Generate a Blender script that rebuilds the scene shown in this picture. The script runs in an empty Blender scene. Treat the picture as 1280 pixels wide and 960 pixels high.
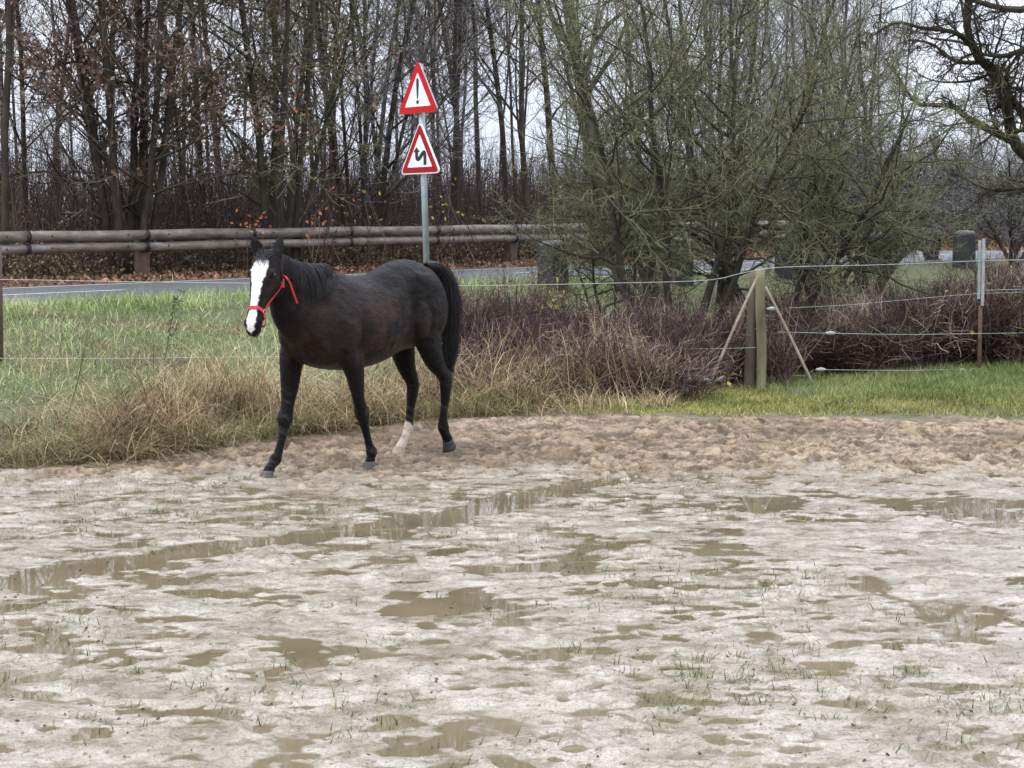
import bpy, math, random
import numpy as np
from mathutils import Vector, Matrix
PI = math.pi
rng = np.random.default_rng(11)
random.seed(5)
scn = bpy.context.scene
COL = scn.collection

# ------------------------------------------------------------------ camera model
FPX = 2200.0
CAM = np.array([0.0, 0.0, 1.7])
TH = math.atan(170 / FPX)
FW = np.array([0, math.cos(TH), -math.sin(TH)])
UP = np.array([0, math.sin(TH), math.cos(TH)])
RT = np.array([1.0, 0, 0])


def ray(px, py):
    return FW * FPX + RT * (px - 640) + UP * (480 - py)


def at(px, py, Y):
    d = ray(px, py)
    return CAM + d * (Y / d[1])


# ------------------------------------------------------------------ numpy noise
def _hash(ix, iy, seed):
    ix = ix.astype(np.int64); iy = iy.astype(np.int64)
    h = (ix * 374761393 + iy * 668265263 + seed * 1442695041) & 0xFFFFFFFF
    h = ((h ^ (h >> 13)) * 1274126177) & 0xFFFFFFFF
    h = (h ^ (h >> 16)) & 0xFFFFFFFF
    return h.astype(np.float64) / 4294967295.0


def vnoise(x, y, seed=0):
    x = np.asarray(x, float); y = np.asarray(y, float)
    ix = np.floor(x); iy = np.floor(y)
    fx = x - ix; fy = y - iy
    fx = fx * fx * fx * (fx * (fx * 6 - 15) + 10); fy = fy * fy * fy * (fy * (fy * 6 - 15) + 10)
    a = _hash(ix, iy, seed); b = _hash(ix + 1, iy, seed)
    c = _hash(ix, iy + 1, seed); d = _hash(ix + 1, iy + 1, seed)
    return (a + (b - a) * fx) * (1 - fy) + (c + (d - c) * fx) * fy - 0.5


def fbm(x, y, seed=0, o=4, g=0.5):
    s = 0; a = 1.0; c, sn = math.cos(0.7), math.sin(0.7)
    for k in range(o):
        s = s + a * vnoise(x, y, seed + k * 17)
        x, y = (c * x - sn * y) * 2.03 + 3.1, (sn * x + c * y) * 2.03 + 1.7
        a *= g
    return s


def sstep(a, b, x):
    t = np.clip((x - a) / (b - a), 0, 1)
    return t * t * (3 - 2 * t)


# ------------------------------------------------------------------ terrain
RC = np.array([-5.2, 26.7]); RD = np.array([0.692, 0.722]); RN = np.array([-0.722, 0.692])


def road_sq(x, y):
    dx = x - RC[0]; dy = y - RC[1]
    return dx * RD[0] + dy * RD[1], dx * RN[0] + dy * RN[1]


def zroad(s):
    s = np.asarray(s, float)
    return np.clip(1.08 + 0.0195 * s, 0.75, 1.62)


def road_pt(s, q, dz=0.0):
    p = RC + RD * s + RN * q
    return np.array([p[0], p[1], float(zroad(s)) + dz])


_gx = np.array([-30, -4.2, -2.8, -1.5, 0, 1.9, 4.7, 30.0])
_gy = np.array([13.0, 13.5, 14.1, 15.7, 16.6, 16.5, 16.3, 16.3])


def edge_y(x):
    return np.interp(x, _gx, _gy)


PITS = []
_r = np.random.default_rng(3)
for k in range(1300):
    yy = 3.6 + 13.0 * _r.random() ** 1.1
    PITS.append(((_r.random() - .5) * (yy * .8 + 1), yy, .04 + .045 * _r.random(), .004 + .009 * _r.random(), .6 + .8 * _r.random(), PI * _r.random()))
for k in range(330):
    yy = 12.4 + 3.9 * _r.random()
    PITS.append(((_r.random() - .5) * 10, yy, .05 + .035 * _r.random(), .018 + .022 * _r.random(), .75 + .5 * _r.random(), PI * _r.random()))
for hx, hy in ((-1.11, 13.55), (-1.80, 12.98), (-.53, 14.4), (-.90, 14.32)):
    PITS.append((hx, hy, .075, .012, 1.0, 0))
DIPS = [(float(np.interp(t_, [0, .4, .75, 1], [-3.1, -1.83, -.5, .55])) + .05 * math.sin(t_ * 40), float(np.interp(t_, [0, .4, .75, 1], [8.3, 9.8, 10.95, 12.7])), .15 + .06 * _r.random(), .034 + .02 * _r.random()) for t_ in np.linspace(0, 1, 30)] + [
        (1.75, 11.5, .42, .035), (2.1, 8.0, .4, .03),
        (-.38, 8.3, .28, .03), (2.9, 11.6, .5, .03), (-.45, 6.25, .14, .03), (-.35, 5.95, .17, .03),
        (.75, 5.9, .18, .025), (3.1, 11.2, .4, .03), (.9, 8.9, .3, .022), (.2, 9.4, .25, .02), (1.4, 6.9, .2, .022),
        (-1.2, 8.5, .25, .02), (-.9, 7.4, .2, .02), (.55, 10.3, .3, .02), (1.1, 9.9, .35, .02), (.3, 7.2, .28, .016)]


def base_z(x, y):
    """smooth large-scale ground height"""
    x = np.asarray(x, float); y = np.asarray(y, float)
    cap = 0.12 + 0.055 * np.clip(x - 2.8, 0, 4)
    zp = np.minimum(0.05 * np.clip(y - 13.8, 0, None), cap)
    s, q = road_sq(x, y)
    zr = zroad(s)
    d = -q - 3.3
    bank = zr - 0.17 * np.clip(d, 0, None)
    k = 0.12
    h = np.clip(0.5 + 0.5 * (bank - zp) / k, 0, 1)
    z = zp * (1 - h) + bank * h + k * h * (1 - h)
    far = zr + 0.02 * np.clip(q - 8, 0, 40)
    return np.where(q > -3.3, far, z)


def ground_z(x, y, detail=True):
    z = base_z(x, y)
    if not detail:
        return z
    x = np.asarray(x, float); y = np.asarray(y, float)
    s, q = road_sq(x, y)
    e = edge_y(x)
    mud = 1 - sstep(-0.6, 0.4, y - e + 0.25 * fbm(x * 2, y * 2, 5))
    trk = sstep(12.3, 13.9, y + .7 * fbm(x * .8, y * .8, 8)) * mud          # churned sandy track round the paddock
    al = .6 * x + .8 * y; ac_ = -.8 * x + .6 * y; lw = 1 - sstep(-.5, 1.2, x - .1 * (y - 8))
    h = .003 * fbm(x * .7, y * .7, 21, 2) + .009 * fbm(x * 2.4, y * 4.2, 31, 2) + .017 * fbm(x * 5.5, y * 8.0, 41, 2) + (.005 + .005 * lw) * fbm(al * 1.1, ac_ * 4.5, 35, 3)
    rid = np.abs(fbm(x * 5.0, y * 4.0, 51, 3))
    h = h + .005 * (0.35 - rid) + .0045 * fbm(x * 20, y * 24, 61, 4) + .007 * sstep(.28, .5, fbm(x * 9, y * 9, 64, 3))
    ht = .030 * fbm(x * 3.5, y * 3, 71, 3) + .030 * fbm(x * 18, y * 17, 73, 4, .6) - .045 * sstep(.15, .45, fbm(x * 8, y * 9, 77, 3)) + .02 * sstep(.3, .5, fbm(x * 11, y * 11, 78, 2))
    h = h * (1 - trk) + (ht + .002) * trk
    z = z + h * mud
    z = z + .045 * np.exp(-((q + 3.75) / .4) ** 2) * (1 - sstep(2, 5, s))
    v = (1 - mud) * .05 * fbm(x * 1.5, y * 1.5, 91, 3)
    z = z + v * sstep(3.2, 4.5, np.abs(q))
    return z


def add_pits(x, y, z):
    for iq, (cx, cy, r, dp) in enumerate(DIPS):
        m = (np.abs(x - cx) < 3 * r) & (np.abs(y - cy) < 3 * r)
        if m.any():
            d2 = ((x[m] - cx) ** 2 + (y[m] - cy) ** 2) / r ** 2
            z[m] -= dp * .38 * np.exp(-d2)
    for (cx, cy, r, dp, asp, an) in PITS:
        if cy > edge_y(cx) - .2:
            continue
        m = (np.abs(x - cx) < 2.2 * r) & (np.abs(y - cy) < 2.2 * r)
        if m.any():
            dx = x[m] - cx; dy = y[m] - cy
            d = np.sqrt(((dx * math.cos(an) + dy * math.sin(an)) * asp) ** 2 + ((dy * math.cos(an) - dx * math.sin(an)) / asp) ** 2) / r
            d = d + .5 * fbm(x[m] * 14, y[m] * 14, 99, 2)
            z[m] += -dp * np.exp(-(d ** 4) * 1.2) + dp * .6 * np.exp(-((d - 1.35) ** 2) * 9)
    return z


# ------------------------------------------------------------------ mesh helpers
def mesh_np(name, V, F=None, T=None, mats=(), mi=None, attrs=None, smooth=True):
    """V (n,3); F quads (m,4); T tris (k,3)"""
    me = bpy.data.meshes.new(name)
    V = np.ascontiguousarray(V, dtype=np.float32)
    nF = 0 if F is None else len(F); nT = 0 if T is None else len(T)
    me.vertices.add(len(V)); me.vertices.foreach_set('co', V.ravel())
    loops = []
    if nF: loops.append(np.asarray(F, dtype=np.int32).ravel())
    if nT: loops.append(np.asarray(T, dtype=np.int32).ravel())
    L = np.concatenate(loops)
    me.loops.add(len(L)); me.loops.foreach_set('vertex_index', L)
    me.polygons.add(nF + nT)
    starts = np.concatenate([np.arange(nF) * 4, nF * 4 + np.arange(nT) * 3]).astype(np.int32)
    tot = np.concatenate([np.full(nF, 4), np.full(nT, 3)]).astype(np.int32)
    me.polygons.foreach_set('loop_start', starts)
    me.polygons.foreach_set('loop_total', tot)
    for m in mats: me.materials.append(m)
    if mi is not None:
        me.polygons.foreach_set('material_index', np.asarray(mi, dtype=np.int32))
    me.polygons.foreach_set('use_smooth', np.full(nF + nT, smooth, dtype=bool))
    me.update(calc_edges=True)
    if attrs:
        for an, arr in attrs.items():
            arr = np.asarray(arr, dtype=np.float32)
            if arr.ndim == 1:
                a = me.attributes.new(an, 'FLOAT', 'POINT'); a.data.foreach_set('value', arr)
            else:
                a = me.attributes.new(an, 'FLOAT_COLOR', 'POINT'); a.data.foreach_set('color', arr.ravel())
    return me


def obj(name, me, parent=None):
    o = bpy.data.objects.new(name, me); COL.objects.link(o)
    if parent is not None: o.parent = parent
    return o


def tag(o, label=None, cat=None, group=None, kind=None):
    if label: o['label'] = label
    if cat: o['category'] = cat
    if group: o['group'] = group
    if kind: o['kind'] = kind
    return o


def empty(name, loc=(0, 0, 0), rz=0, label=None, cat=None, group=None):
    o = bpy.data.objects.new(name, None); COL.objects.link(o)
    o.location = loc; o.rotation_euler = (0, 0, rz); o.empty_display_size = .2
    return tag(o, label, cat, group)


class MB:
    """collects pieces into one mesh"""
    def __init__(s): s.V = []; s.F = []; s.T = []; s.mF = []; s.mT = []; s.n = 0
    def add(s, V, F=None, T=None, m=0):
        V = np.asarray(V, float)
        if F is not None and len(F): s.F.append(np.asarray(F) + s.n); s.mF.append(np.full(len(F), m))
        if T is not None and len(T): s.T.append(np.asarray(T) + s.n); s.mT.append(np.full(len(T), m))
        s.V.append(V); s.n += len(V)
        return s
    def mesh(s, name, mats, smooth=True):
        V = np.concatenate(s.V)
        F = np.concatenate(s.F) if s.F else None
        T = np.concatenate(s.T) if s.T else None
        mi = np.concatenate(s.mF + s.mT)
        return mesh_np(name, V, F, T, mats, mi, smooth=smooth)
    def build(s, name, mats, parent=None, smooth=True):
        if not isinstance(mats, (list, tuple)): mats = [mats]
        return obj(name, s.mesh(name, mats, smooth), parent)


def tubes(P, R, sides=3):
    """P (B,n,3) centre lines, R (B,n) radii -> V, F"""
    B, n, _ = P.shape
    T = np.gradient(P, axis=1)
    T /= np.linalg.norm(T, axis=2, keepdims=True) + 1e-9
    ref = np.where(np.abs(T[:, :1, 2:3]) > 0.8, np.array([1.0, 0.1, 0]), np.array([0, 0.1, 1.0]))
    ref = np.broadcast_to(ref, T.shape)
    A = np.cross(T, ref); A /= np.linalg.norm(A, axis=2, keepdims=True) + 1e-9
    C = np.cross(T, A)
    ang = np.arange(sides) * 2 * PI / sides
    V = (P[:, :, None, :] + R[:, :, None, None] * (A[:, :, None, :] * np.cos(ang)[None, None, :, None] + C[:, :, None, :] * np.sin(ang)[None, None, :, None]))
    idx = np.arange(B * n * sides).reshape(B, n, sides)
    a = idx[:, :-1, :]; b = idx[:, 1:, :]
    F = np.stack([a, np.roll(a, -1, 2), np.roll(b, -1, 2), b], -1).reshape(-1, 4)
    return V.reshape(-1, 3), F


def loft(rings, cap=True):
    """rings: list of (k,3) arrays -> closed V,F,T"""
    k = len(rings[0]); V = np.concatenate(rings); n = len(rings)
    idx = np.arange(n * k).reshape(n, k)
    a = idx[:-1]; b = idx[1:]
    F = np.stack([a, np.roll(a, -1, 1), np.roll(b, -1, 1), b], -1).reshape(-1, 4)
    T = []
    if cap:
        c0 = len(V); V = np.concatenate([V, [rings[0].mean(0)], [rings[-1].mean(0)]])
        for i in range(k):
            j = (i + 1) % k
            T.append((c0, idx[0, j], idx[0, i])); T.append((c0 + 1, idx[-1, i], idx[-1, j]))
    return V, F, np.array(T).reshape(-1, 3)


def box(c, s, R=None):
    c = np.array(c, float); s = np.array(s, float) / 2
    v = np.array([(x, y, z) for x in (-1, 1) for y in (-1, 1) for z in (-1, 1)], float) * s
    if R is not None: v = v @ np.array(R).T
    F = [(0, 1, 3, 2), (4, 6, 7, 5), (0, 4, 5, 1), (2, 3, 7, 6), (0, 2, 6, 4), (1, 5, 7, 3)]
    return v + c, F


def smooth_path(pts, n):
    """catmull-rom through pts -> n points, any dimension"""
    pts = np.asarray(pts, float); m = len(pts)
    t = np.linspace(0, m - 1 - 1e-6, n); i = t.astype(int); f = (t - i)[:, None]
    p = np.vstack([2 * pts[0] - pts[1], pts, 2 * pts[-1] - pts[-2]])
    p0, p1, p2, p3 = p[i], p[i + 1], p[i + 2], p[i + 3]
    return .5 * ((2 * p1) + (-p0 + p2) * f + (2 * p0 - 5 * p1 + 4 * p2 - p3) * f ** 2 + (-p0 + 3 * p1 - 3 * p2 + p3) * f ** 3)


def cap_tube(path, rad, sides=10):
    """closed tube (single) along path"""
    path = np.asarray(path, float); rad = np.asarray(rad, float)
    V, F = tubes(path[None], rad[None], sides)
    n = len(path); T = []
    V = np.vstack([V, path[0], path[-1]]); c = n * sides
    for i in range(sides):
        j = (i + 1) % sides
        T.append((c, j, i)); T.append((c + 1, (n - 1) * sides + i, (n - 1) * sides + j))
    return V, F, np.array(T)


# ------------------------------------------------------------------ materials
def newmat(name):
    m = bpy.data.materials.new(name); m.use_nodes = True
    nt = m.node_tree; b = nt.nodes['Principled BSDF']
    return m, nt, b


def N(nt, t, **kw):
    n = nt.nodes.new(t)
    for k, v in kw.items(): setattr(n, k, v)
    return n


def ramp(nt, fac, stops):
    r = N(nt, 'ShaderNodeValToRGB'); e = r.color_ramp.elements
    while len(e) < len(stops): e.new(.5)
    for i, (p, c) in enumerate(stops):
        e[i].position = p; e[i].color = (*c, 1)
    nt.links.new(fac, r.inputs[0]); return r.outputs[0]


def noise(nt, scale, detail=4, rough=.55, vec=None, dist=0):
    n = N(nt, 'ShaderNodeTexNoise'); n.inputs['Scale'].default_value = scale
    n.inputs['Detail'].default_value = detail; n.inputs['Roughness'].default_value = rough
    n.inputs['Distortion'].default_value = dist
    if vec is not None: nt.links.new(vec, n.inputs['Vector'])
    return n.outputs['Fac']


def mixc(nt, f, a, b, mode='MIX'):
    m = N(nt, 'ShaderNodeMix', data_type='RGBA', blend_type=mode)
    for s, v in ((m.inputs[0], f), (m.inputs[6], a), (m.inputs[7], b)):
        if hasattr(v, 'links'): nt.links.new(v, s)
        elif isinstance(v, tuple): s.default_value = (*v, 1) if len(v) == 3 else v
        else: s.default_value = v
    return m.outputs[2]


def bump(nt, b, h, strength=.5, dist=.01):
    n = N(nt, 'ShaderNodeBump'); n.inputs['Strength'].default_value = strength
    n.inputs['Distance'].default_value = dist
    nt.links.new(h, n.inputs['Height']); nt.links.new(n.outputs[0], b.inputs['Normal'])


def coords(nt, kind='Object', scale=None):
    c = N(nt, 'ShaderNodeTexCoord'); v = c.outputs[kind]
    if scale:
        m = N(nt, 'ShaderNodeMapping'); m.inputs['Scale'].default_value = scale
        nt.links.new(v, m.inputs[0]); v = m.outputs[0]
    return v


def simple(name, stops, scale=8, rough=.8, detail=5, bs=0, bd=.01, bscale=None, vscale=None, metal=0, spec=None):
    m, nt, b = newmat(name)
    v = coords(nt, 'Object', vscale)
    f = noise(nt, scale, detail, .6, v)
    c = ramp(nt, f, stops); nt.links.new(c, b.inputs['Base Color'])
    b.inputs['Roughness'].default_value = rough; b.inputs['Metallic'].default_value = metal
    if spec is not None: b.inputs['Specular IOR Level'].default_value = spec
    if bs: bump(nt, b, noise(nt, bscale or scale * 4, 5, .6, v), bs, bd)
    return m


def island(name, stops, rough=.8, spec=.3, noise_scale=None, trans=0):
    """colour varies blade by blade / leaf by leaf"""
    m, nt, b = newmat(name)
    g = N(nt, 'ShaderNodeNewGeometry'); f = g.outputs['Random Per Island']
    if noise_scale:
        nn = noise(nt, noise_scale, 3, .5, coords(nt, 'Object'))
        mr = N(nt, 'ShaderNodeMath', operation='MULTIPLY_ADD'); nt.links.new(nn, mr.inputs[0]); mr.inputs[1].default_value = 1.6; mr.inputs[2].default_value = -.8
        ad = N(nt, 'ShaderNodeMath', operation='ADD', use_clamp=True); nt.links.new(f, ad.inputs[0]); nt.links.new(mr.outputs[0], ad.inputs[1]); f = ad.outputs[0]
    c = ramp(nt, f, stops); nt.links.new(c, b.inputs['Base Color'])
    b.inputs['Roughness'].default_value = rough; b.inputs['Specular IOR Level'].default_value = spec
    if trans:
        tr = N(nt, 'ShaderNodeBsdfTranslucent'); nt.links.new(c, tr.inputs[0])
        mx = N(nt, 'ShaderNodeMixShader'); mx.inputs[0].default_value = trans
        nt.links.new(b.outputs[0], mx.inputs[1]); nt.links.new(tr.outputs[0], mx.inputs[2])
        nt.links.new(mx.outputs[0], nt.nodes['Material Output'].inputs[0])
    return m


def bark(name, dark, light, moss=None, mossamt=.5, scale=6, isl=False):
    m, nt, b = newmat(name)
    v = coords(nt, 'Object', (1, 1, .35))
    f = noise(nt, scale, 6, .65, v)
    c = ramp(nt, f, [(.3, dark), (.7, light)])
    if isl:
        gi = N(nt, 'ShaderNodeNewGeometry')
        c = mixc(nt, 1.0, c, ramp(nt, gi.outputs['Random Per Island'], [(0, (.35, .33, .31)), (.6, (1, 1, 1)), (1, (1.9, 1.9, 1.85))]), 'MULTIPLY')
    if moss:
        g = N(nt, 'ShaderNodeNewGeometry')
        sx = N(nt, 'ShaderNodeSeparateXYZ'); nt.links.new(g.outputs['Normal'], sx.inputs[0])
        nn = noise(nt, 1.3, 4, .6, coords(nt, 'Object'))
        a = N(nt, 'ShaderNodeMath', operation='MULTIPLY_ADD'); nt.links.new(sx.outputs[2], a.inputs[0]); a.inputs[1].default_value = .35
        nt.links.new(nn, a.inputs[2])
        mr = N(nt, 'ShaderNodeMapRange'); nt.links.new(a.outputs[0], mr.inputs[0])
        mr.inputs[1].default_value = .75 - mossamt * .5; mr.inputs[2].default_value = .95 - mossamt * .5
        c = mixc(nt, mr.outputs[0], c, moss)
    nt.links.new(c, b.inputs['Base Color']); b.inputs['Roughness'].default_value = .9
    b.inputs['Specular IOR Level'].default_value = .2
    bump(nt, b, noise(nt, scale * 6, 4, .6, v), .5, .01)
    return m


M = {}
M['bark_dark'] = bark('bark_dark', (.018, .014, .011), (.080, .062, .046), (.07, .068, .032), .35)
M['bark_moss'] = bark('bark_moss', (.028, .025, .02), (.085, .074, .055), (.07, .070, .042), .5)
M['twig_brown'] = bark('twig_brown', (.07, .054, .044), (.20, .155, .125), isl=True)
M['twig_grey'] = bark('twig_grey', (.09, .085, .082), (.28, .265, .26), isl=True)
M['twig_green'] = bark('twig_green', (.07, .066, .045), (.20, .19, .125), (.175, .182, .085), .52, isl=True)
M['leaf_rust'] = island('leaf_rust', [(0, (.08, .05, .036)), (.5, (.18, .11, .075)), (1, (.28, .19, .13))], trans=.2)
M['leaf_orange'] = island('leaf_orange', [(0, (.35, .09, .04)), (1, (.60, .24, .09))], trans=.2)
M['leaf_yellow'] = island('leaf_yellow', [(0, (.30, .24, .05)), (1, (.55, .45, .12))], trans=.2)


# ground material: attributes mud / trk / grass / litter mixed procedurally
def ground_material():
    m, nt, b = newmat('paddock_ground')
    v = coords(nt, 'Object')
    def att(n):
        a = N(nt, 'ShaderNodeAttribute'); a.attribute_name = n; return a.outputs['Fac']
    wet = ramp(nt, noise(nt, 2.4, 8, .68, v), [(.32, (.19, .145, .095)), (.43, (.31, .255, .19)), (.58, (.43, .378, .312))])
    spec_ = ramp(nt, noise(nt, 26, 8, .75, v), [(.37, (.24, .19, .13)), (.44, (1, 1, 1))])
    wet = mixc(nt, .85, wet, spec_, 'MULTIPLY')
    sp3 = ramp(nt, noise(nt, 95, 5, .7, v), [(.36, (.52, .47, .40)), (.50, (1, 1, 1)), (.66, (1.15, 1.15, 1.15))])
    wet = mixc(nt, .9, wet, sp3, 'MULTIPLY')
    sp2 = ramp(nt, noise(nt, 7, 8, .7, v), [(.38, (.50, .43, .33)), (.50, (1, 1, 1))])
    wet = mixc(nt, .8, wet, sp2, 'MULTIPLY')
    algae = ramp(nt, noise(nt, 3.3, 6, .7, coords(nt, 'Object', (1, 1.3, 1))), [(.56, (0, 0, 0)), (.70, (1, 1, 1))])
    wet = mixc(nt, algae, wet, (.18, .155, .09))
    trk = ramp(nt, noise(nt, 6, 12, .82, v, .3), [(.34, (.035, .024, .014)), (.45, (.13, .088, .052)), (.54, (.33, .245, .16)), (.70, (.50, .40, .28))])
    trk = mixc(nt, ramp(nt, noise(nt, .45, 3, .6, v), [(.45, (0, 0, 0)), (.6, (.75, .75, .75))]), trk, mixc(nt, 1.0, trk, (.55, .47, .40), 'MULTIPLY'))
    low = N(nt, 'ShaderNodeMapRange'); nt.links.new(att('hgt'), low.inputs[0])
    low.inputs[1].default_value = -.022; low.inputs[2].default_value = .006
    trk = mixc(nt, low.outputs[0], (.11, .08, .055), trk)
    wl = N(nt, 'ShaderNodeMapRange'); nt.links.new(att('wet'), wl.inputs[0])
    wl.inputs[1].default_value = .0006; wl.inputs[2].default_value = .0026
    wet = mixc(nt, wl.outputs[0], (.17, .13, .08), wet)
    c = mixc(nt, att('trk'), wet, trk)
    soil = ramp(nt, noise(nt, 22, 8, .75, v), [(.3, (.03, .028, .012)), (.5, (.085, .095, .035)), (.7, (.17, .145, .08))])
    c = mixc(nt, att('verge'), c, soil)
    lit = ramp(nt, noise(nt, 14, 6, .7, v), [(.3, (.035, .022, .015)), (.5, (.13, .07, .045)), (.7, (.24, .14, .09))])
    c = mixc(nt, att('litter'), c, lit)
    nt.links.new(c, b.inputs['Base Color'])
    r0 = ramp(nt, noise(nt, 5, 5, .6, v), [(.40, (.07, .07, .07)), (.58, (.32, .32, .32))])
    dry = N(nt, 'ShaderNodeMath', operation='MAXIMUM'); nt.links.new(att('trk'), dry.inputs[0]); nt.links.new(att('verge'), dry.inputs[1])
    dry2 = N(nt, 'ShaderNodeMath', operation='MAXIMUM'); nt.links.new(dry.outputs[0], dry2.inputs[0]); nt.links.new(att('litter'), dry2.inputs[1])
    r1 = mixc(nt, dry2.outputs[0], r0, (.8, .8, .8))
    nt.links.new(r1, b.inputs['Roughness'])
    b.inputs['Specular IOR Level'].default_value = .5
    h = N(nt, 'ShaderNodeMath', operation='ADD')
    nt.links.new(noise(nt, 45, 8, .7, v), h.inputs[0]); nt.links.new(noise(nt, 160, 4, .6, v), h.inputs[1])
    bump(nt, b, h.outputs[0], .45, .006)
    return m


# ------------------------------------------------------------------ ground sheet
def build_ground():
    yr = [-60, -30, -15, -6, 0, 2.0, 3.0, 3.4]
    y = 3.6
    while y < 17.2: yr.append(y); y *= 1.00155
    while y < 60: yr.append(y); y += .14 + (y - 17) * .012
    while y < 700: yr.append(y); y *= 1.09
    yr = np.array(yr)
    ac = np.concatenate([np.arange(-.56, -.36, .0022), np.arange(-.36, .36, .0012), np.arange(.36, .5601, .0022)])
    side = [.60, .64, .7, .9, 1.3, 2, 3.5, 7, 15, 40]
    a = np.concatenate([-np.array(side[::-1]), ac, side])
    Yg, Ag = np.meshgrid(yr, a, indexing='ij')
    W = np.clip(Yg, 3.6, None) + .3
    X = Ag * W
    x = X.ravel(); yv = Yg.ravel()
    s, q = road_sq(x, yv)
    z = ground_z(x, yv)
    z = add_pits(x, yv, z)
    # the field around the camera, outside the view, stays low
    mudf = 1 - sstep(-0.6, 0.4, yv - edge_y(x) + 0.25 * fbm(x * 2, yv * 2, 5))
    # below the asphalt
    z = z - .06 * (1 - sstep(2.7, 3.0, np.abs(q)))
    hgt = z - base_z(x, yv)
    global WL
    wet_ = (yv > 5) & (yv < 12) & (np.abs(x) < .3 * yv)
    WL = float(np.quantile(z[wet_], .26))
    trk = sstep(12.3, 14.0, yv + .9 * fbm(x * .8, yv * .8, 8) + 1.1 * fbm(x * 5, yv * 4, 9, 5, .65))
    verge = sstep(-.15, .45, yv - edge_y(x) + .7 * fbm(x * 2.5, yv * 2.5, 5, 4))
    lit = sstep(3.1, 3.5, q + .2 * fbm(x * 3, yv * 3, 6))
    idx = np.arange(len(x)).reshape(Yg.shape)
    F = np.stack([idx[:-1, :-1], idx[:-1, 1:], idx[1:, 1:], idx[1:, :-1]], -1).reshape(-1, 4)
    me = mesh_np('ground', np.stack([x, yv, z], 1), F, mats=[ground_material()],
                 attrs={'trk': trk, 'verge': verge, 'litter': lit, 'hgt': hgt, 'wet': z - WL})
    o = obj('ground', me); tag(o, kind='structure')
    return o


build_ground()
# standing water in the hollows of the mud
wm, nt, b = newmat('muddy_water')
c = ramp(nt, noise(nt, 2.0, 4, .5, coords(nt)), [(.3, (.15, .115, .066)), (.7, (.215, .17, .108))])
nt.links.new(c, b.inputs['Base Color']); b.inputs['Roughness'].default_value = .02; b.inputs['IOR'].default_value = 1.33
V = np.array([(-14, 2.2, WL), (14, 2.2, WL), (14, 14.2, WL), (-14, 14.2, WL)])
tag(obj('water', mesh_np('water', V, [(0, 1, 2, 3)], mats=[wm])), kind='structure')

# road
am = simple('asphalt', [(.3, (.07, .075, .08)), (.7, (.13, .135, .14))], 3, .45, bs=.3, bscale=120, bd=.004)
lm = simple('road_paint', [(.3, (.55, .55, .53)), (.7, (.8, .8, .78))], 20, .6)
ss = np.arange(-60, 160, 1.0)
def strip(name, q0, q1, dz, s_list, mat, thick=0.0):
    qs = np.linspace(q0, q1, 5 if thick else 2)
    V = []; 
    for s in s_list:
        for q in qs:
            V.append(road_pt(s, q, dz - (.0 if not thick else .01 * (q / 3) ** 2)))
    n = len(qs); idx = np.arange(len(V)).reshape(-1, n)
    F = np.stack([idx[:-1, :-1], idx[:-1, 1:], idx[1:, 1:], idx[1:, :-1]], -1).reshape(-1, 4)
    if thick:
        V = V + [v - np.array([0, 0, thick]) for v in V]
        m = len(V) // 2
        E = []
        for col in (0, n - 1):
            for i in range(len(s_list) - 1):
                a_, b_ = idx[i, col], idx[i + 1, col]; E.append((a_, b_, b_ + m, a_ + m))
        F = np.vstack([F, np.array(E)])
    return np.array(V), F
V, F = strip('road', -3.0, 3.0, .012, ss, am, .15)
tag(obj('road', mesh_np('road', V, F, mats=[am], smooth=False)), kind='structure')
mk = MB()
for s0 in np.arange(-60, 120, 6.0):
    V, F = strip('m', -.07, .07, .018, np.arange(s0 + 1.6, s0 + 5.3, 1.2), lm); mk.add(V, F)
for qq in (2.75, -2.75):
    V, F = strip('m', qq - .06, qq + .06, .010, ss, lm); mk.add(V, F)
tag(mk.build('road_markings', lm), kind='structure')

exec_parts = []
# ------------------------------------------------------------------ trees
def grow(prng, P, R, k, t0, t1, lrel, ang, angsd, up, wig, n, rfac, rtip, lfall=.5, minlen=0.0):
    """children of the branches P (B,m,3); returns arrays"""
    B, m, _ = P.shape
    Lp = np.linalg.norm(np.diff(P, axis=1), axis=2).sum(1)
    bi = np.repeat(np.arange(B), k)
    t = t0 + (t1 - t0) * ((np.tile(np.arange(k), B) + prng.random(B * k)) / k)
    ft = t * (m - 1); i0 = np.clip(ft.astype(int), 0, m - 2); fr = (ft - i0)[:, None]
    p = P[bi, i0] * (1 - fr) + P[bi, i0 + 1] * fr
    T = P[bi, i0 + 1] - P[bi, i0]; T /= np.linalg.norm(T, axis=1, keepdims=True) + 1e-9
    r = (R[bi, i0] * (1 - fr[:, 0]) + R[bi, i0 + 1] * fr[:, 0]) * rfac
    rv = prng.normal(size=T.shape); rv -= (rv * T).sum(1, keepdims=True) * T; rv /= np.linalg.norm(rv, axis=1, keepdims=True) + 1e-9
    a = np.radians(ang + angsd * prng.normal(size=len(t)))[:, None]
    d = T * np.cos(a) + rv * np.sin(a)
    L = Lp[bi] * lrel * (1 - lfall * (t - t0) / (t1 - t0 + 1e-6)) * (.65 + .7 * prng.random(len(t)))
    L = np.maximum(L, minlen)
    out = np.zeros((len(t), n, 3)); out[:, 0] = p
    for i in range(1, n):
        d = d + prng.normal(size=d.shape) * wig + np.array([0, 0, up])
        d /= np.linalg.norm(d, axis=1, keepdims=True)
        out[:, i] = out[:, i - 1] + d * (L / (n - 1))[:, None]
    f = np.linspace(0, 1, n)[None]
    rr = r[:, None] * (1 - f) + np.minimum(rtip, r)[:, None] * f
    return out, rr


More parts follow.
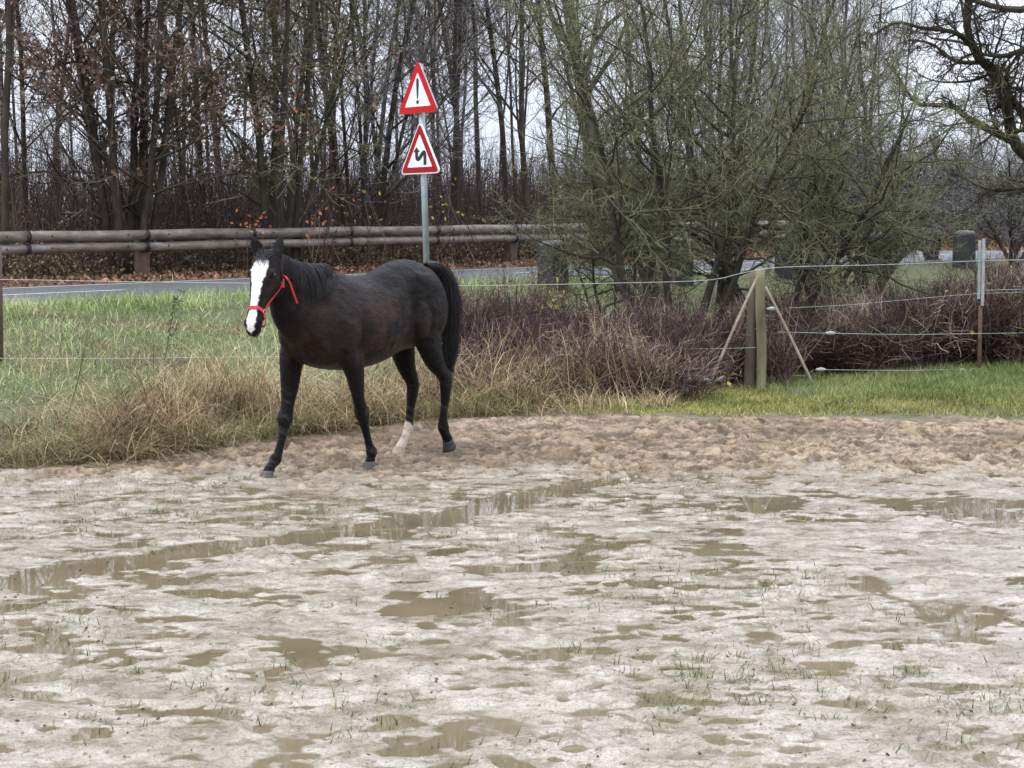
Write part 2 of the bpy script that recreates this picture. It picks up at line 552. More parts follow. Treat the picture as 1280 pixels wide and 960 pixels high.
def leaf_quads(prng, pts, size):
    n = len(pts)
    a = prng.normal(size=(n, 3)); a /= np.linalg.norm(a, axis=1, keepdims=True)
    c = prng.normal(size=(n, 3)); c -= (c * a).sum(1, keepdims=True) * a; c /= np.linalg.norm(c, axis=1, keepdims=True)
    s = (size * (.6 + .8 * prng.random(n)))[:, None]
    V = np.stack([pts, pts + a * s * .5 + c * s * .32, pts + a * s, pts + a * s * .5 - c * s * .32], 1).reshape(-1, 3)
    F = np.arange(n * 4).reshape(-1, 4)
    return V, F


def stem(prng, h, r, lean=(0, 0), wig=.03, n=14, base=(0, 0, -.15), bend=.0):
    d = np.array([lean[0], lean[1], 1.0]); d /= np.linalg.norm(d)
    P = [np.array(base, float)]
    for i in range(n - 1):
        d = d + prng.normal(size=3) * wig * np.array([1, 1, .3]) + np.array([0, 0, bend]); d /= np.linalg.norm(d)
        P.append(P[-1] + d * h / (n - 1))
    f = np.linspace(0, 1, n)
    return np.array(P)[None], (r * (1 - f) ** .8 * (1 + .5 * np.exp(-f * 25)) + .012)[None]


def tree_meshes(name, seed, stems, l1, l2, l3, trunk_mat, twig_mat, leaf=None, l4=None, sides=8):
    """stems: list of (h,r,lean,base,wig); l1..l3 dicts for grow; returns (trunk mesh, crown mesh)"""
    pr = np.random.default_rng(seed)
    tm = MB(); cm = MB()
    mats = [trunk_mat, twig_mat] + ([leaf[0]] if leaf else [])
    for st in stems:
        P, R = stem(pr, st[0], st[1], st[2], st[4] if len(st) > 4 else .03, base=st[3], bend=st[5] if len(st) > 5 else 0)
        V, F = tubes(P, R, sides); tm.add(V, F)
        A, RA = grow(pr, P, R, **l1); V, F = tubes(A, RA, 5); cm.add(V, F, m=0)
        Bp, RB = grow(pr, A, RA, **l2); V, F = tubes(Bp, RB, 3); cm.add(V, F, m=1)
        C, RC_ = grow(pr, Bp, RB, **l3); V, F = tubes(C, RC_, 3); cm.add(V, F, m=1)
        if l4:
            Dp, RD_ = grow(pr, C, RC_, **l4); V, F = tubes(Dp, RD_, 3); cm.add(V, F, m=1)
        if leaf:
            pts = C.reshape(-1, 3); zlo, zhi = leaf[3]
            pts = pts[(pts[:, 2] > zlo) & (pts[:, 2] < zhi)]
            cl = fbm(pts[:, 0] * .8 + 7, pts[:, 2] * .8, seed, 2)
            pts = pts[(pr.random(len(pts)) < leaf[1] * np.clip(.5 + cl * 2.5, 0, 1.6))]
            if len(pts):
                V, F = leaf_quads(pr, pts, leaf[2]); cm.add(V, F, m=2)
    return tm.mesh(name + '_trunk', [trunk_mat]), cm.mesh(name + '_crown', mats, smooth=False)


def place_tree(name, meshes, x, y, rz, sc, label, cat='tree', group=None, z=None, dz=0):
    if z is None: z = float(base_z(x, y))
    t = empty(name, (x, y, z + dz), rz, label, cat, group); t.scale = (sc, sc, sc)
    obj('trunk', meshes[0], t); obj('crown', meshes[1], t)
    return t


def px_xy(px, Y):
    return (px - 640) / FPX * Y * 1.0, Y


slim_l1 = dict(k=26, t0=.22, t1=.97, lrel=.20, ang=48, angsd=12, up=.10, wig=.12, n=7, rfac=.42, rtip=.006, lfall=.45)
slim_l2 = dict(k=9, t0=.15, t1=.98, lrel=.42, ang=40, angsd=14, up=.06, wig=.14, n=5, rfac=.5, rtip=.0045)
slim_l3 = dict(k=8, t0=.15, t1=1, lrel=.50, ang=42, angsd=14, up=.03, wig=.16, n=4, rfac=.7, rtip=.0035)
protos = []
for i in range(7):
    pr = np.random.default_rng(100 + i)
    h = 15 + 3 * pr.random()
    l1 = dict(slim_l1); l1['k'] = 20 + 3 * i
    l1['t0'] = .1 + .25 * pr.random()
    protos.append(tree_meshes('slim_tree', 200 + i, [(h, .045 + .035 * pr.random(), (pr.normal() * .05, pr.normal() * .05), (0, 0, -.3), .035)],
                              l1, slim_l2, slim_l3, M['bark_dark'], M['twig_brown' if i % 3 else 'twig_grey'],
                              leaf=(M['leaf_rust'], .10, .07, (2.0, 9)) if i in (1, 4) else None))
cop_l1 = dict(k=20, t0=.10, t1=.97, lrel=.22, ang=52, angsd=14, up=.05, wig=.15, n=8, rfac=.45, rtip=.006, lfall=.35)
cop_l2 = dict(k=10, t0=.12, t1=.98, lrel=.42, ang=42, angsd=15, up=.03, wig=.16, n=5, rfac=.5, rtip=.0045)
cop_l3 = dict(k=8, t0=.1, t1=1, lrel=.45, ang=45, angsd=14, up=.02, wig=.18, n=4, rfac=.7, rtip=.0035)


def coppice(seed, n, h, r, spread, tm, twm, leaf=None):
    pr = np.random.default_rng(seed); st = []
    for i in range(n):
        a = 2 * PI * i / n + pr.random() * .8
        st.append((h * (.75 + .35 * pr.random()), r * (.6 + .6 * pr.random()), (math.cos(a) * spread, math.sin(a) * spread),
                   (math.cos(a) * .25, math.sin(a) * .25, -.2), .04, .012))
    return tree_meshes('coppice', seed, st, cop_l1, cop_l2, cop_l3, tm, twm, leaf)


cop_a = coppice(31, 9, 13, .062, .15, M['bark_dark'], M['twig_brown'], (M['leaf_rust'], .42, .085, (1.6, 8.5)))
cop_b = coppice(32, 6, 13, .065, .16, M['bark_moss'], M['twig_green'], (M['leaf_rust'], .22, .08, (1.5, 8)))
cop_c = coppice(33, 6, 14, .055, .13, M['bark_dark'], M['twig_grey'])

special = [
    ('coppiced_tree', cop_a, 162, 33.0, .3, 1.0, 'dark coppiced tree with many brown leaves above the rusty guardrail post'),
    ('coppiced_tree', cop_b, 352, 35.0, 1.2, 1.0, 'mossy green coppiced tree rising behind the guardrail just above the horse head'),
    ('bare_tree', protos[0], 4, 31.5, 2.1, 1.1, 'brown mossy trunk cut by the left edge of the photo'),
    ('bare_tree', protos[5], 603, 42.0, 0.6, 1.1, 'tall slender dark trunk just right of the road sign, against bright sky'),
    ('bare_tree', protos[3], 566, 41.0, 4.0, .95, 'thin leaning trunk immediately right of the upper warning sign'),
    ('bare_tree', protos[6], 665, 41.0, 1.9, 1.25, 'thickest dark upright trunk in the bright gap between road sign and hawthorn'),
    ('bare_tree', protos[2], 640, 44.0, 5.0, 1.0, 'straight dark trunk left beside the thickest one in the bright gap'),
    ('bare_tree', protos[1], 702, 43.0, 3.1, 1.05, 'dark trunk between the bright sky gap and the leaning mossy tree'),
    ('coppiced_tree', cop_c, 455, 38.0, .5, 1.0, 'grey coppiced tree left of the road sign behind the guardrail'),
    ('coppiced_tree', cop_c, 890, 50.0, 2.5, 1.15, 'grey coppiced tree rising behind the left green hawthorn'),
]
for nm, ms, px, Y, rz, sc, lab in special:
    x, y = px_xy(px, Y); place_tree(nm, ms, x, y, rz, sc, lab)
mossl = tree_meshes('leaning', 77, [(15, .17, (-.10, 0), (0, 0, -.2), .03)], slim_l1, slim_l2, slim_l3, M['bark_moss'], M['twig_brown'])
x, y = px_xy(757, 37); place_tree('bare_tree', mossl, x, y, 0, 1, 'mossy thick tree leaning left above the end of the open guardrail')

pr = np.random.default_rng(9)
cnt = 0; used = []
while cnt < 88:
    s = -14 + 85 * pr.random(); q = 7.0 + 30 * pr.random() ** 1.15
    p = RC + RD * s + RN * q
    px = 640 + FPX * p[0] / p[1]
    if px < -120 or px > 1400: continue
    if 575 < px < 720 and (q < 18 or pr.random() < .4): continue
    if px > 740 and pr.random() < .4: continue
    if 1120 < px and q < 30 : continue
    if px > 1080 and pr.random() < .5: continue
    if any((p[0] - a) ** 2 + (p[1] - b) ** 2 < .8 for a, b in used): continue
    used.append((p[0], p[1]))
    place_tree('bare_tree', protos[pr.integers(7)], p[0], p[1], pr.random() * 6.28, .7 + .5 * pr.random(),
               'slender bare tree among the many thin trunks of the wood behind the guardrail', group='thin trees of the wood behind the road')
    cnt += 1

# the dense grey twiggy trees behind the hawthorns
M['twig_mix'] = bark('twig_mix', (.085, .08, .066), (.27, .255, .22), (.20, .21, .11), .35, isl=True)
gm = tree_meshes('twiggy', 55, [(9.5, .10, (.1, 0), (0, 0, -.1), .06), (9, .09, (-.15, .05), (.2, 0, -.1), .06), (8, .08, (.02, -.15), (0, .2, -.1), .06)],
                 dict(k=26, t0=.08, t1=.97, lrel=.30, ang=50, angsd=14, up=.06, wig=.2, n=8, rfac=.45, rtip=.006, lfall=.4),
                 dict(k=10, t0=.1, t1=.98, lrel=.36, ang=48, angsd=15, up=.03, wig=.22, n=5, rfac=.5, rtip=.004),
                 dict(k=8, t0=.1, t1=1, lrel=.42, ang=50, angsd=15, up=.02, wig=.25, n=4, rfac=.7, rtip=.0032), M['bark_dark'], M['twig_mix'])
for px, Y, rz, sc, lab in [(905, 27.6, .4, .62, 'grey twiggy tree filling the top behind the left green hawthorn'),
                           (1015, 29.5, 2.2, .60, 'grey twiggy tree directly behind the right green hawthorn'),
                           (815, 26.6, 3.9, .56, 'grey twiggy tree beside the mossy leaning trunk'),
                           (1085, 36, 5.1, .60, 'grey twiggy tree at the left edge of the open sky on the right'),
                           (1200, 42, 1.1, .40, 'low grey twiggy tree left of the white topped post under the oak limbs'),
                           (1268, 44, 3.1, .46, 'low grey twiggy tree at the right edge under the oak limbs')]:
    x, y = px_xy(px, Y); place_tree('twiggy_tree', gm, x, y, rz, sc, lab)

# green mossy hawthorns in front of the road
hl1 = dict(k=19, t0=.27, t1=.97, lrel=.50, ang=52, angsd=14, up=.02, wig=.22, n=8, rfac=.5, rtip=.005, lfall=.35)
hl2 = dict(k=14, t0=.12, t1=.98, lrel=.38, ang=50, angsd=16, up=.03, wig=.24, n=6, rfac=.5, rtip=.0035)
hl3 = dict(k=13, t0=.1, t1=1, lrel=.36, ang=55, angsd=16, up=.02, wig=.26, n=4, rfac=.65, rtip=.0022)
ha = tree_meshes('hawthorn', 61, [(4.9, .042, (-.55, 0), (-.08, 0, -.1), .07, .03), (5.3, .045, (.25, .2), (.1, 0, -.1), .07, .02), (5.0, .042, (-.15, -.25), (0, .1, -.1), .07, .02),
                                  (4.1, .038, (.75, -.1), (.15, .1, -.1), .07, .03), (3.7, .038, (-.7, .25), (-.15, .1, -.1), .07, .03)],
                 hl1, hl2, hl3, M['bark_moss'], M['twig_green'])
hb = tree_meshes('hawthorn', 62, [(3.9, .05, (.6, 0), (.05, 0, -.1), .08, .03), (4.2, .05, (-.35, .15), (-.05, 0, -.1), .08, .02), (4.0, .045, (.15, -.3), (0, .1, -.1), .08, .02), (2.9, .04, (1.1, .1), (.1, .1, -.1), .08, .04)],
                 hl1, hl2, hl3, M['bark_moss'], M['twig_green'])
x, y = px_xy(846, 22.4); place_tree('hawthorn_tree', ha, x, y, 0, 1.0, 'wide green mossy hawthorn with fanned stems, in front of the guardrail end')
x, y = px_xy(968, 23.2); place_tree('hawthorn_tree', hb, x, y, 0, 1.0, 'green mossy hawthorn spreading right from behind the braced fence post')
x, y = px_xy(765, 23.6); place_tree('hawthorn_tree', ha, x, y, 3.3, .43, 'low green hawthorn reaching left towards the first stone bollard')
sh = tree_meshes('shrub', 63, [(2.9, .04, (.5, 0), (0, 0, -.1), .08, .02), (2.9, .04, (-.5, .1), (-.05, 0, -.1), .08, .02), (3.0, .04, (0, .4), (0, .1, -.1), .08, .02), (2.6, .04, (.1, -.5), (0, .1, -.1), .08, .02)],
                 hl1, hl2, hl3, M['bark_dark'], M['twig_grey'])
for px, Y, rz, sc, lab in [(1090, 30.0, 0, 1.05, 'grey bare shrub behind the fence just right of the right hawthorn'),
                           (1165, 38.5, 2, 1.05, 'grey bare shrub between the two rightmost stone bollards'),
                           (1262, 37, 4, 1.0, 'grey bare shrub at the right edge of the photo behind the white topped post')]:
    x, y = px_xy(px, Y); place_tree('bare_shrub', sh, x, y, rz, sc, lab, cat='shrub')

# big oak whose limbs reach in from the right
pr = np.random.default_rng(71)
OY = 25.0
def limb(pts, r0, r1, n=14):
    p = smooth_path([at(a, b, c) for a, b, c in pts], n)
    return p, np.linspace(r0, r1, n)
limbs = [limb([(1400, 330, 25.6), (1340, 250, 25.3), (1280, 192, 25), (1266, 172, 25), (1259, 135, 24.8), (1248, 97, 24.7), (1226, 76, 24.5), (1213, 51, 24.4), (1208, 22, 24.3), (1212, -30, 24.2), (1200, -90, 24)], .10, .04),
         limb([(1270, 178, 25), (1243, 165, 25.2), (1207, 146, 25.5), (1193, 133, 25.6), (1161, 131, 25.8), (1143, 127, 26), (1115, 82, 26.2)], .065, .014),
         limb([(1285, 150, 25.1), (1268, 128, 25), (1253, 112, 24.8), (1240, 88, 24.6)], .06, .05),
         limb([(1220, 62, 24.4), (1205, 48, 24.1), (1188, 39, 24), (1153, 35, 23.7), (1120, 28, 23.4), (1093, 43, 23.2)], .045, .013),
         limb([(1228, 78, 24.5), (1205, 78, 24.6), (1188, 73, 24.7), (1165, 55, 24.9), (1140, 50, 25)], .035, .012),
         limb([(1340, 60, 25), (1285, 62, 24.6), (1255, 70, 24.3), (1228, 68, 24)], .05, .02),
         limb([(1350, -20, 25), (1290, 10, 24.4), (1240, 8, 24), (1190, -8, 23.5), (1120, -5, 23)], .06, .015),
         limb([(1330, 170, 25), (1290, 120, 26), (1262, 110, 26.5), (1230, 120, 27)], .04, .013),
         limb([(1345, 260, 25), (1290, 235, 26), (1240, 238, 26.5), (1190, 215, 27)], .04, .012)]
tx = at(1400, 330, 25.6)
tb = np.array([tx[0] + .5, 25.9, float(base_z(tx[0] + .5, 25.9)) - .2])
oak = empty('oak_tree', tuple(tb), 0, 'large dark oak outside the right edge whose crooked limbs reach in against the sky', 'tree')
trunk = smooth_path([tb, tb + [0, 0, .8], tx + [.1, 0, 0], tx + [.3, .1, 1.2], tx + [.4, .2, 3.5], tx + [.2, .1, 6]], 16)
for li in (5, 6, 7, 8):
    pl, rl = limbs[li]; j_ = trunk[np.argmin(np.abs(trunk[:, 2] - (pl[0, 2] - .35)))]
    limbs[li] = (smooth_path(np.vstack([j_, pl[::2], pl[-1]]), 14), np.linspace(rl[0] * 1.15, rl[-1], 14))
P = np.array([l[0] for l in [limb_ for limb_ in limbs]]); R = np.array([l[1] for l in limbs])
V, F = tubes((trunk - tb)[None], np.linspace(.26, .1, 16)[None], 12)
MB().add(V, F).build('trunk', M['bark_dark'], oak)
cm = MB(); Q = P - tb
V, F = tubes(Q, R, 8); cm.add(V, F)
A, RA = grow(pr, Q, R, k=18, t0=.1, t1=1, lrel=.28, ang=50, angsd=18, up=.02, wig=.2, n=8, rfac=.36, rtip=.006, lfall=.3, minlen=.4)
V, F = tubes(A, RA, 5); cm.add(V, F)
B2, RB = grow(pr, A, RA, k=9, t0=.1, t1=1, lrel=.42, ang=48, angsd=16, up=.01, wig=.22, n=5, rfac=.55, rtip=.0035)
V, F = tubes(B2, RB, 3); cm.add(V, F)
C2, RC2 = grow(pr, B2, RB, k=6, t0=.1, t1=1, lrel=.45, ang=50, angsd=16, up=.01, wig=.22, n=4, rfac=.65, rtip=.0025)
V, F = tubes(C2, RC2, 3); cm.add(V, F)
ptsl = C2.reshape(-1, 3); 
cm.build('crown', [M['bark_dark']], oak, smooth=False)

# ------------------------------------------------------------------ undergrowth / thickets
def thicket(prng, XY, Z, hmin, hmax, r, lean, wig, n=6, twk=5, tl=.35, tr=.0025, up=0.0):
    B = len(XY)
    d = np.stack([prng.normal(size=B) * lean, prng.normal(size=B) * lean, np.ones(B)], 1); d /= np.linalg.norm(d, axis=1, keepdims=True)
    L = hmin + (hmax - hmin) * prng.random(B)
    P = np.zeros((B, n, 3)); P[:, 0, :2] = XY; P[:, 0, 2] = Z - .03
    for i in range(1, n):
        d = d + prng.normal(size=d.shape) * wig + np.array([0, 0, up - .06 * i * lean]); d /= np.linalg.norm(d, axis=1, keepdims=True)
        P[:, i] = P[:, i - 1] + d * (L / (n - 1))[:, None]
    R = np.linspace(1, .35, n)[None] * (r * (.6 + .8 * prng.random(B)))[:, None]
    V1, F1 = tubes(P, R, 3)
    A, RA = grow(prng, P, R, k=twk, t0=.15, t1=1, lrel=tl, ang=50, angsd=18, up=.02, wig=.25, n=4, rfac=.7, rtip=tr)
    V2, F2 = tubes(A, RA, 3)
    return (V1, F1), (V2, F2), P, A


pr = np.random.default_rng(15)
M['brush_dark'] = island('brush_dark', [(0, (.03, .02, .017)), (.6, (.08, .055, .047)), (1, (.16, .12, .10))], noise_scale=.6)
M['bramble'] = island('bramble', [(0, (.018, .010, .010)), (.5, (.085, .045, .043)), (.82, (.20, .125, .11)), (.93, (.28, .22, .13)), (1, (.44, .34, .25))], noise_scale=1.3)
# brown scrub under the wood
M['leaf_tan'] = island('leaf_tan', [(0, (.05, .035, .02)), (.5, (.16, .11, .06)), (.85, (.30, .23, .12)), (1, (.36, .33, .13))], trans=.15)
n = 17000
s = -16 + 78 * pr.random(n) ** 1.1; q = 5.6 + 9 * pr.random(n) ** 1.3
XY = RC[None] + RD[None] * s[:, None] + RN[None] * q[:, None]
px = 640 + FPX * XY[:, 0] / XY[:, 1]
keep = (px > -60) & (px < 1340); XY = XY[keep]; q = q[keep]
hfac = sstep(5.4, 8.5, q)
b1, b2, PP, AA = thicket(pr, XY, base_z(XY[:, 0], XY[:, 1]), .5, 1.0, .009, .35, .16, tl=.5, tr=.004)
m_ = MB(); 
# stretch upward with depth
def stretch(Vx, base=1.3):
    ss_, qq_ = road_sq(Vx[:, 0], Vx[:, 1]); zz = base_z(Vx[:, 0], Vx[:, 1])
    Vx = Vx.copy(); Vx[:, 2] = zz + (Vx[:, 2] - zz) * (0.8 + 2.7 * sstep(5.4, 9.0, qq_) + .5 * fbm(Vx[:, 0] * .4, Vx[:, 1] * .4, 3, 2)); return Vx
m_.add(stretch(b1[0]), b1[1]); m_.add(stretch(b2[0]), b2[1])
pts = stretch(AA.reshape(-1, 3)); sl, ql = road_sq(pts[:, 0], pts[:, 1])
prob = .05 + .22 * (1 - sstep(6.2, 7.5, ql))
pts = pts[pr.random(len(pts)) < prob]
V, F = leaf_quads(pr, pts, .075); m_.add(V, F, m=1)
qq = 5.0 + 1.8 * pr.random(26000); ss2 = -14 + 50 * pr.random(26000) ** 1.2
pp = np.column_stack([RC[None] + RD[None] * ss2[:, None] + RN[None] * qq[:, None], np.zeros(26000)]); pp[:, 2] = base_z(pp[:, 0], pp[:, 1]) + .05 + (.25 + .3 * (qq - 5)) * pr.random(26000) * (1 + .8 * fbm(pp[:, 0] * 1.5, pp[:, 1] * 1.5, 5, 2))
V, F = leaf_quads(pr, pp, .06); m_.add(V, F, m=4)
# orange and yellow leaf sprays
for (cx, cy, n_, r_, mm) in [(318, 279, 26, .16, 2), (396, 272, 22, .14, 2), (408, 200, 10, .2, 2), (372, 148, 12, .2, 2), (415, 245, 10, .2, 2),
                             (575, 228, 12, .35, 3), (560, 262, 10, .3, 3), (470, 262, 10, .4, 3), (655, 235, 8, .4, 3)]:
    Yq = 31.5 + (cx - 300) * .018
    c = at(cx, cy, Yq); pp = c + pr.normal(size=(n_, 3)) * r_
    V, F = leaf_quads(pr, pp, .085); m_.add(V, F, m=mm)
    tw = np.stack([c + pr.normal(size=(5, 3)) * .25 - [0, 0, 1.2], c + pr.normal(size=(5, 3)) * .15 - [0, 0, .4], c + pr.normal(size=(5, 3)) * r_], 1)
    V, F = tubes(tw, np.tile([.008, .006, .004], (5, 1)), 3); m_.add(V, F)
tag(m_.build('undergrowth', [M['brush_dark'], M['leaf_rust'], M['leaf_orange'], M['leaf_yellow'], M['leaf_tan']], smooth=False), 'brown scrub and brambles under the wood behind the guardrail', 'undergrowth', kind='stuff')

# far tree line closing the view behind the wood
n = 3000
s = -10 + 110 * pr.random(n); q = 36 + 26 * pr.random(n)
XY = RC[None] + RD[None] * s[:, None] + RN[None] * q[:, None]
px = 640 + FPX * XY[:, 0] / XY[:, 1]; XY = XY[(px > -100) & (px < 1380)]
b1, b2, PP, AA = thicket(pr, XY, base_z(XY[:, 0], XY[:, 1]), 1.8, 5.0, .02, .16, .10, tl=.4, twk=7, tr=.008, up=.03)
m_ = MB(); m_.add(*b1); m_.add(*b2)
M['far_wood'] = island('far_wood', [(0, (.07, .062, .066)), (1, (.17, .155, .16))])
tag(m_.build('far_woodland', [M['far_wood']], smooth=False), 'far off thin wood closing the view between the trunks', 'woodland', kind='stuff')
# hedge across the road on the far right
n = 2600
XY = np.stack([6 + 26 * pr.random(n), 56 + 8 * pr.random(n)], 1)
b1, b2, PP, AA = thicket(pr, XY, base_z(XY[:, 0], XY[:, 1]), 1.2, 3.4, .015, .3, .14, tl=.5, twk=7, tr=.006)
m_ = MB(); m_.add(*b1); m_.add(*b2)
tag(m_.build('far_hedge', [M['far_wood']], smooth=False), 'grey bare hedge across the road at the far right', 'hedge', kind='stuff')

# reddish bramble thicket behind the fence, left of the braced post
pr = np.random.default_rng(16)
n = 9500
X = -.75 + 3.95 * pr.random(n); Y = 18.3 + 3.3 * pr.random(n) ** .8
keep = pr.random(n) < .35 + .65 * sstep(-.9, -.2, X); X = X[keep]; Y = Y[keep]
k = ~((np.abs(X - 2.8) < .32) & (Y < 20.5)) & ~((X > 1.75 + .3 * pr.random(len(X))) & (Y < 20.1)); X, Y = X[k], Y[k]
b1, b2, PP, AA = thicket(pr, np.stack([X, Y], 1), base_z(X, Y), .5, 1.12, .0055, .30, .16, n=6, twk=6, tl=.38, tr=.0028)
def ragged(Vx, amt=.9):
    Vx = Vx.copy(); zz = base_z(Vx[:, 0], Vx[:, 1])
    f = np.clip(1 + amt * fbm(Vx[:, 0] * 1.1, Vx[:, 1] * 1.1, 13, 3), .45, 1.5) * (.55 + .45 * sstep(18.2, 19.8, Vx[:, 1]))
    Vx[:, 2] = zz + (Vx[:, 2] - zz) * f; return Vx
m_ = MB(); m_.add(ragged(b1[0]), b1[1]); m_.add(ragged(b2[0]), b2[1])
for (cx, cy, n_, r_) in [(625, 458, 7, .07), (560 + 65, 432, 8, .07), (766, 432, 10, .08), (752, 448, 6, .05), (785, 480, 5, .05), (875, 480, 5, .05), (905, 478, 8, .06), (918, 470, 7, .05), (690, 372, 12, .1)]:
    V, F = leaf_quads(pr, at(cx, cy, 19.7) + pr.normal(size=(n_, 3)) * r_, .06); m_.add(V, F, m=1)
tag(m_.build('bramble_thicket', [M['bramble'], M['leaf_yellow']], smooth=False), 'reddish brown bramble thicket between the horse tail and the braced fence post', 'brambles', kind='stuff')
# right of the braced post
n = 6500
X = 3.0 + 4.6 * pr.random(n); Y = 21.0 + 1.9 * pr.random(n)
b1, b2, PP, AA = thicket(pr, np.stack([X, Y], 1), base_z(X, Y), .6, 1.2, .006, .38, .18, n=6, twk=6, tl=.42, tr=.003)
m_ = MB(); m_.add(ragged(b1[0], .6), b1[1]); m_.add(ragged(b2[0], .6), b2[1])
sel = AA.reshape(-1, 3); sel = sel[(sel[:, 0] > 5.0) & (pr.random(len(sel)) < .022)]
sel = sel[pr.random(len(sel)) < np.clip((sel[:, 0] - 4.6) / 1.6, 0, 1)]
V, F = leaf_quads(pr, sel, .075); m_.add(V, F, m=1)
tag(m_.build('bramble_thicket', [M['bramble'], M['leaf_yellow']], smooth=False), 'dark red bramble thicket with yellow leaves around the white topped post', 'brambles', kind='stuff')


# ------------------------------------------------------------------ grasses
def blades(prng, X, Y, Z, hmin, hmax, w, lean, curl, n=4):
    B = len(X)
    az = prng.random(B) * 2 * PI
    hd = np.stack([np.cos(az), np.sin(az), np.zeros(B)], 1)
    L = hmin + (hmax - hmin) * prng.random(B)
    el = PI / 2 - np.abs(prng.normal(size=B)) * lean
    P = np.zeros((B, n, 3)); P[:, 0] = np.stack([X, Y, Z - .01], 1)
    for i in range(1, n):
        d = hd * np.cos(el)[:, None] + np.array([0, 0, 1.0]) * np.sin(el)[:, None]
        P[:, i] = P[:, i - 1] + d * (L / (n - 1))[:, None]
        el = el - np.abs(curl * (.5 + prng.random(B)))
    P[:, :, 2] = np.maximum(P[:, :, 2], Z[:, None] + .004)
    sd = np.cross(hd, [0, 0, 1.0])
    tw = prng.normal(size=(B, 1)) * .6
    sd = sd * np.cos(tw) + hd * np.sin(tw)
    ww = (w * (.6 + .8 * prng.random(B)))[:, None] * np.linspace(1, .15, n)[None]
    V = np.stack([P - sd[:, None] * ww[:, :, None], P + sd[:, None] * ww[:, :, None]], 2)
    idx = np.arange(B * n * 2).reshape(B, n, 2)
    F = np.stack([idx[:, :-1, 0], idx[:, :-1, 1], idx[:, 1:, 1], idx[:, 1:, 0]], -1).reshape(-1, 4)
    return V.reshape(-1, 3), F


M['grass_green'] = island('grass_green', [(0, (.11, .15, .045)), (.4, (.28, .37, .13)), (.75, (.46, .55, .24)), (1, (.66, .66, .38))], noise_scale=.9, trans=.25)
M['grass_lush'] = island('grass_lush', [(0, (.08, .12, .03)), (.6, (.21, .26, .08)), (1, (.40, .40, .17))], noise_scale=1.2, trans=.25)
M['grass_yellow'] = island('grass_yellow', [(0, (.08, .09, .02)), (.5, (.28, .28, .07)), (1, (.46, .42, .16))], noise_scale=1.6, trans=.25)
M['grass_dry'] = island('grass_dry', [(0, (.05, .033, .02)), (.35, (.21, .14, .078)), (.65, (.48, .345, .19)), (1, (.74, .61, .38))], noise_scale=1.1, trans=.25)
M['grass_olive'] = island('grass_olive', [(0, (.07, .085, .02)), (.6, (.18, .19, .06)), (1, (.36, .32, .14))], trans=.25)
pr = np.random.default_rng(21)
# bank between fence and road (left) and behind the horse
def scatter(n, x0, x1, y0, y1):
    return x0 + (x1 - x0) * pr.random(n), y0 + (y1 - y0) * pr.random(n)
X, Y = scatter(165000, -8.5, 7.5, 15.0, 32)
s, q = road_sq(X, Y)
px = 640 + FPX * X / Y
k = (q < -3.05) & (px > -40) & (px < 1320) & (Y > edge_y(X) + .6) & ~((X > -.4) & (Y < 21.6)) & (pr.random(len(X)) < np.where(X > 1, .5, 1) * np.clip(.75 + 1.6 * fbm(X * .9, Y * 1.3, 141, 3), .22, 1))
X, Y = X[k], Y[k]
m_ = MB()
V, F = blades(pr, X, Y, ground_z(X, Y), .06, .18, .0048, .8, .4); 
m_.add(V, F)
X, Y = scatter(5000, -8.5, 0, 16.0, 20.0); s, q = road_sq(X, Y); k = (q < -3.0) & (fbm(X * 1.5, Y * 1.5, 44, 2) > .02); X, Y = X[k], Y[k]
V, F = blades(pr, X, Y, ground_z(X, Y), .12, .34, .004, .8, .5); m_.add(V, F, m=1)
s1 = -12 + 18 * pr.random(9000); q1 = -4.1 + 1.0 * pr.random(9000)
X = RC[0] + RD[0] * s1 + RN[0] * q1; Y = RC[1] + RD[1] * s1 + RN[1] * q1
V, F = blades(pr, X, Y, ground_z(X, Y), .08, .24, .0045, .45, .3); m_.add(V, F)
X, Y = scatter(26000, -8.5, 0, 16.5, 21.5); s, q = road_sq(X, Y); k = (q < -3.1) & (fbm(X * .9, Y * 1.3, 141, 3) < -.12); X, Y = X[k], Y[k]
V, F = blades(pr, X, Y, ground_z(X, Y), .06, .16, .0045, 1.2, .3); m_.add(V, F, m=1)
tag(m_.build('bank_grass', [M['grass_green'], M['grass_dry']], smooth=False), 'pale green grass on the bank between fence and road', 'grass', kind='stuff')
# lush verge at right
X, Y = scatter(60000, 1.0, 7.6, 16.6, 21.4)
lim = 17.4 + .7 * fbm(X, Y, 3) - .2 * sstep(3.2, 5, X)
k = (Y > lim) & (pr.random(len(X)) < sstep(2.6, 3.8, X) * .95 + .02); XX, YY = X[k], Y[k]
V, F = blades(pr, XX, YY, ground_z(XX, YY), .05, .13, .004, .45, .3)
tag(mesh_o := obj('lawn_grass', mesh_np('lawn_grass', V, F, mats=[M['grass_lush']], smooth=False)), 'bright green grass strip below the right bramble thicket', 'grass', kind='stuff')
# yellowish mossy fringe
X, Y = scatter(95000, -.6, 7.4, 15.9, 20.6)
e = edge_y(X) + .3 * fbm(X * 2.5, Y * 2.5, 5, 3)
k = (Y > e) & (Y < e + 1.8 + 1.5 * (X < 3)) & (pr.random(len(X)) < np.where(X < .6, .35, 1) * (.6 + .4 * (Y > e + .3))); XX, YY = X[k], Y[k]
V, F = blades(pr, XX, YY, ground_z(XX, YY), .03, .10, .0045, .7, .4)
tag(obj('fringe_grass', mesh_np('fringe_grass', V, F, mats=[M['grass_yellow']], smooth=False)), 'short yellow green grass fringe along the edge of the mud', 'grass', kind='stuff')
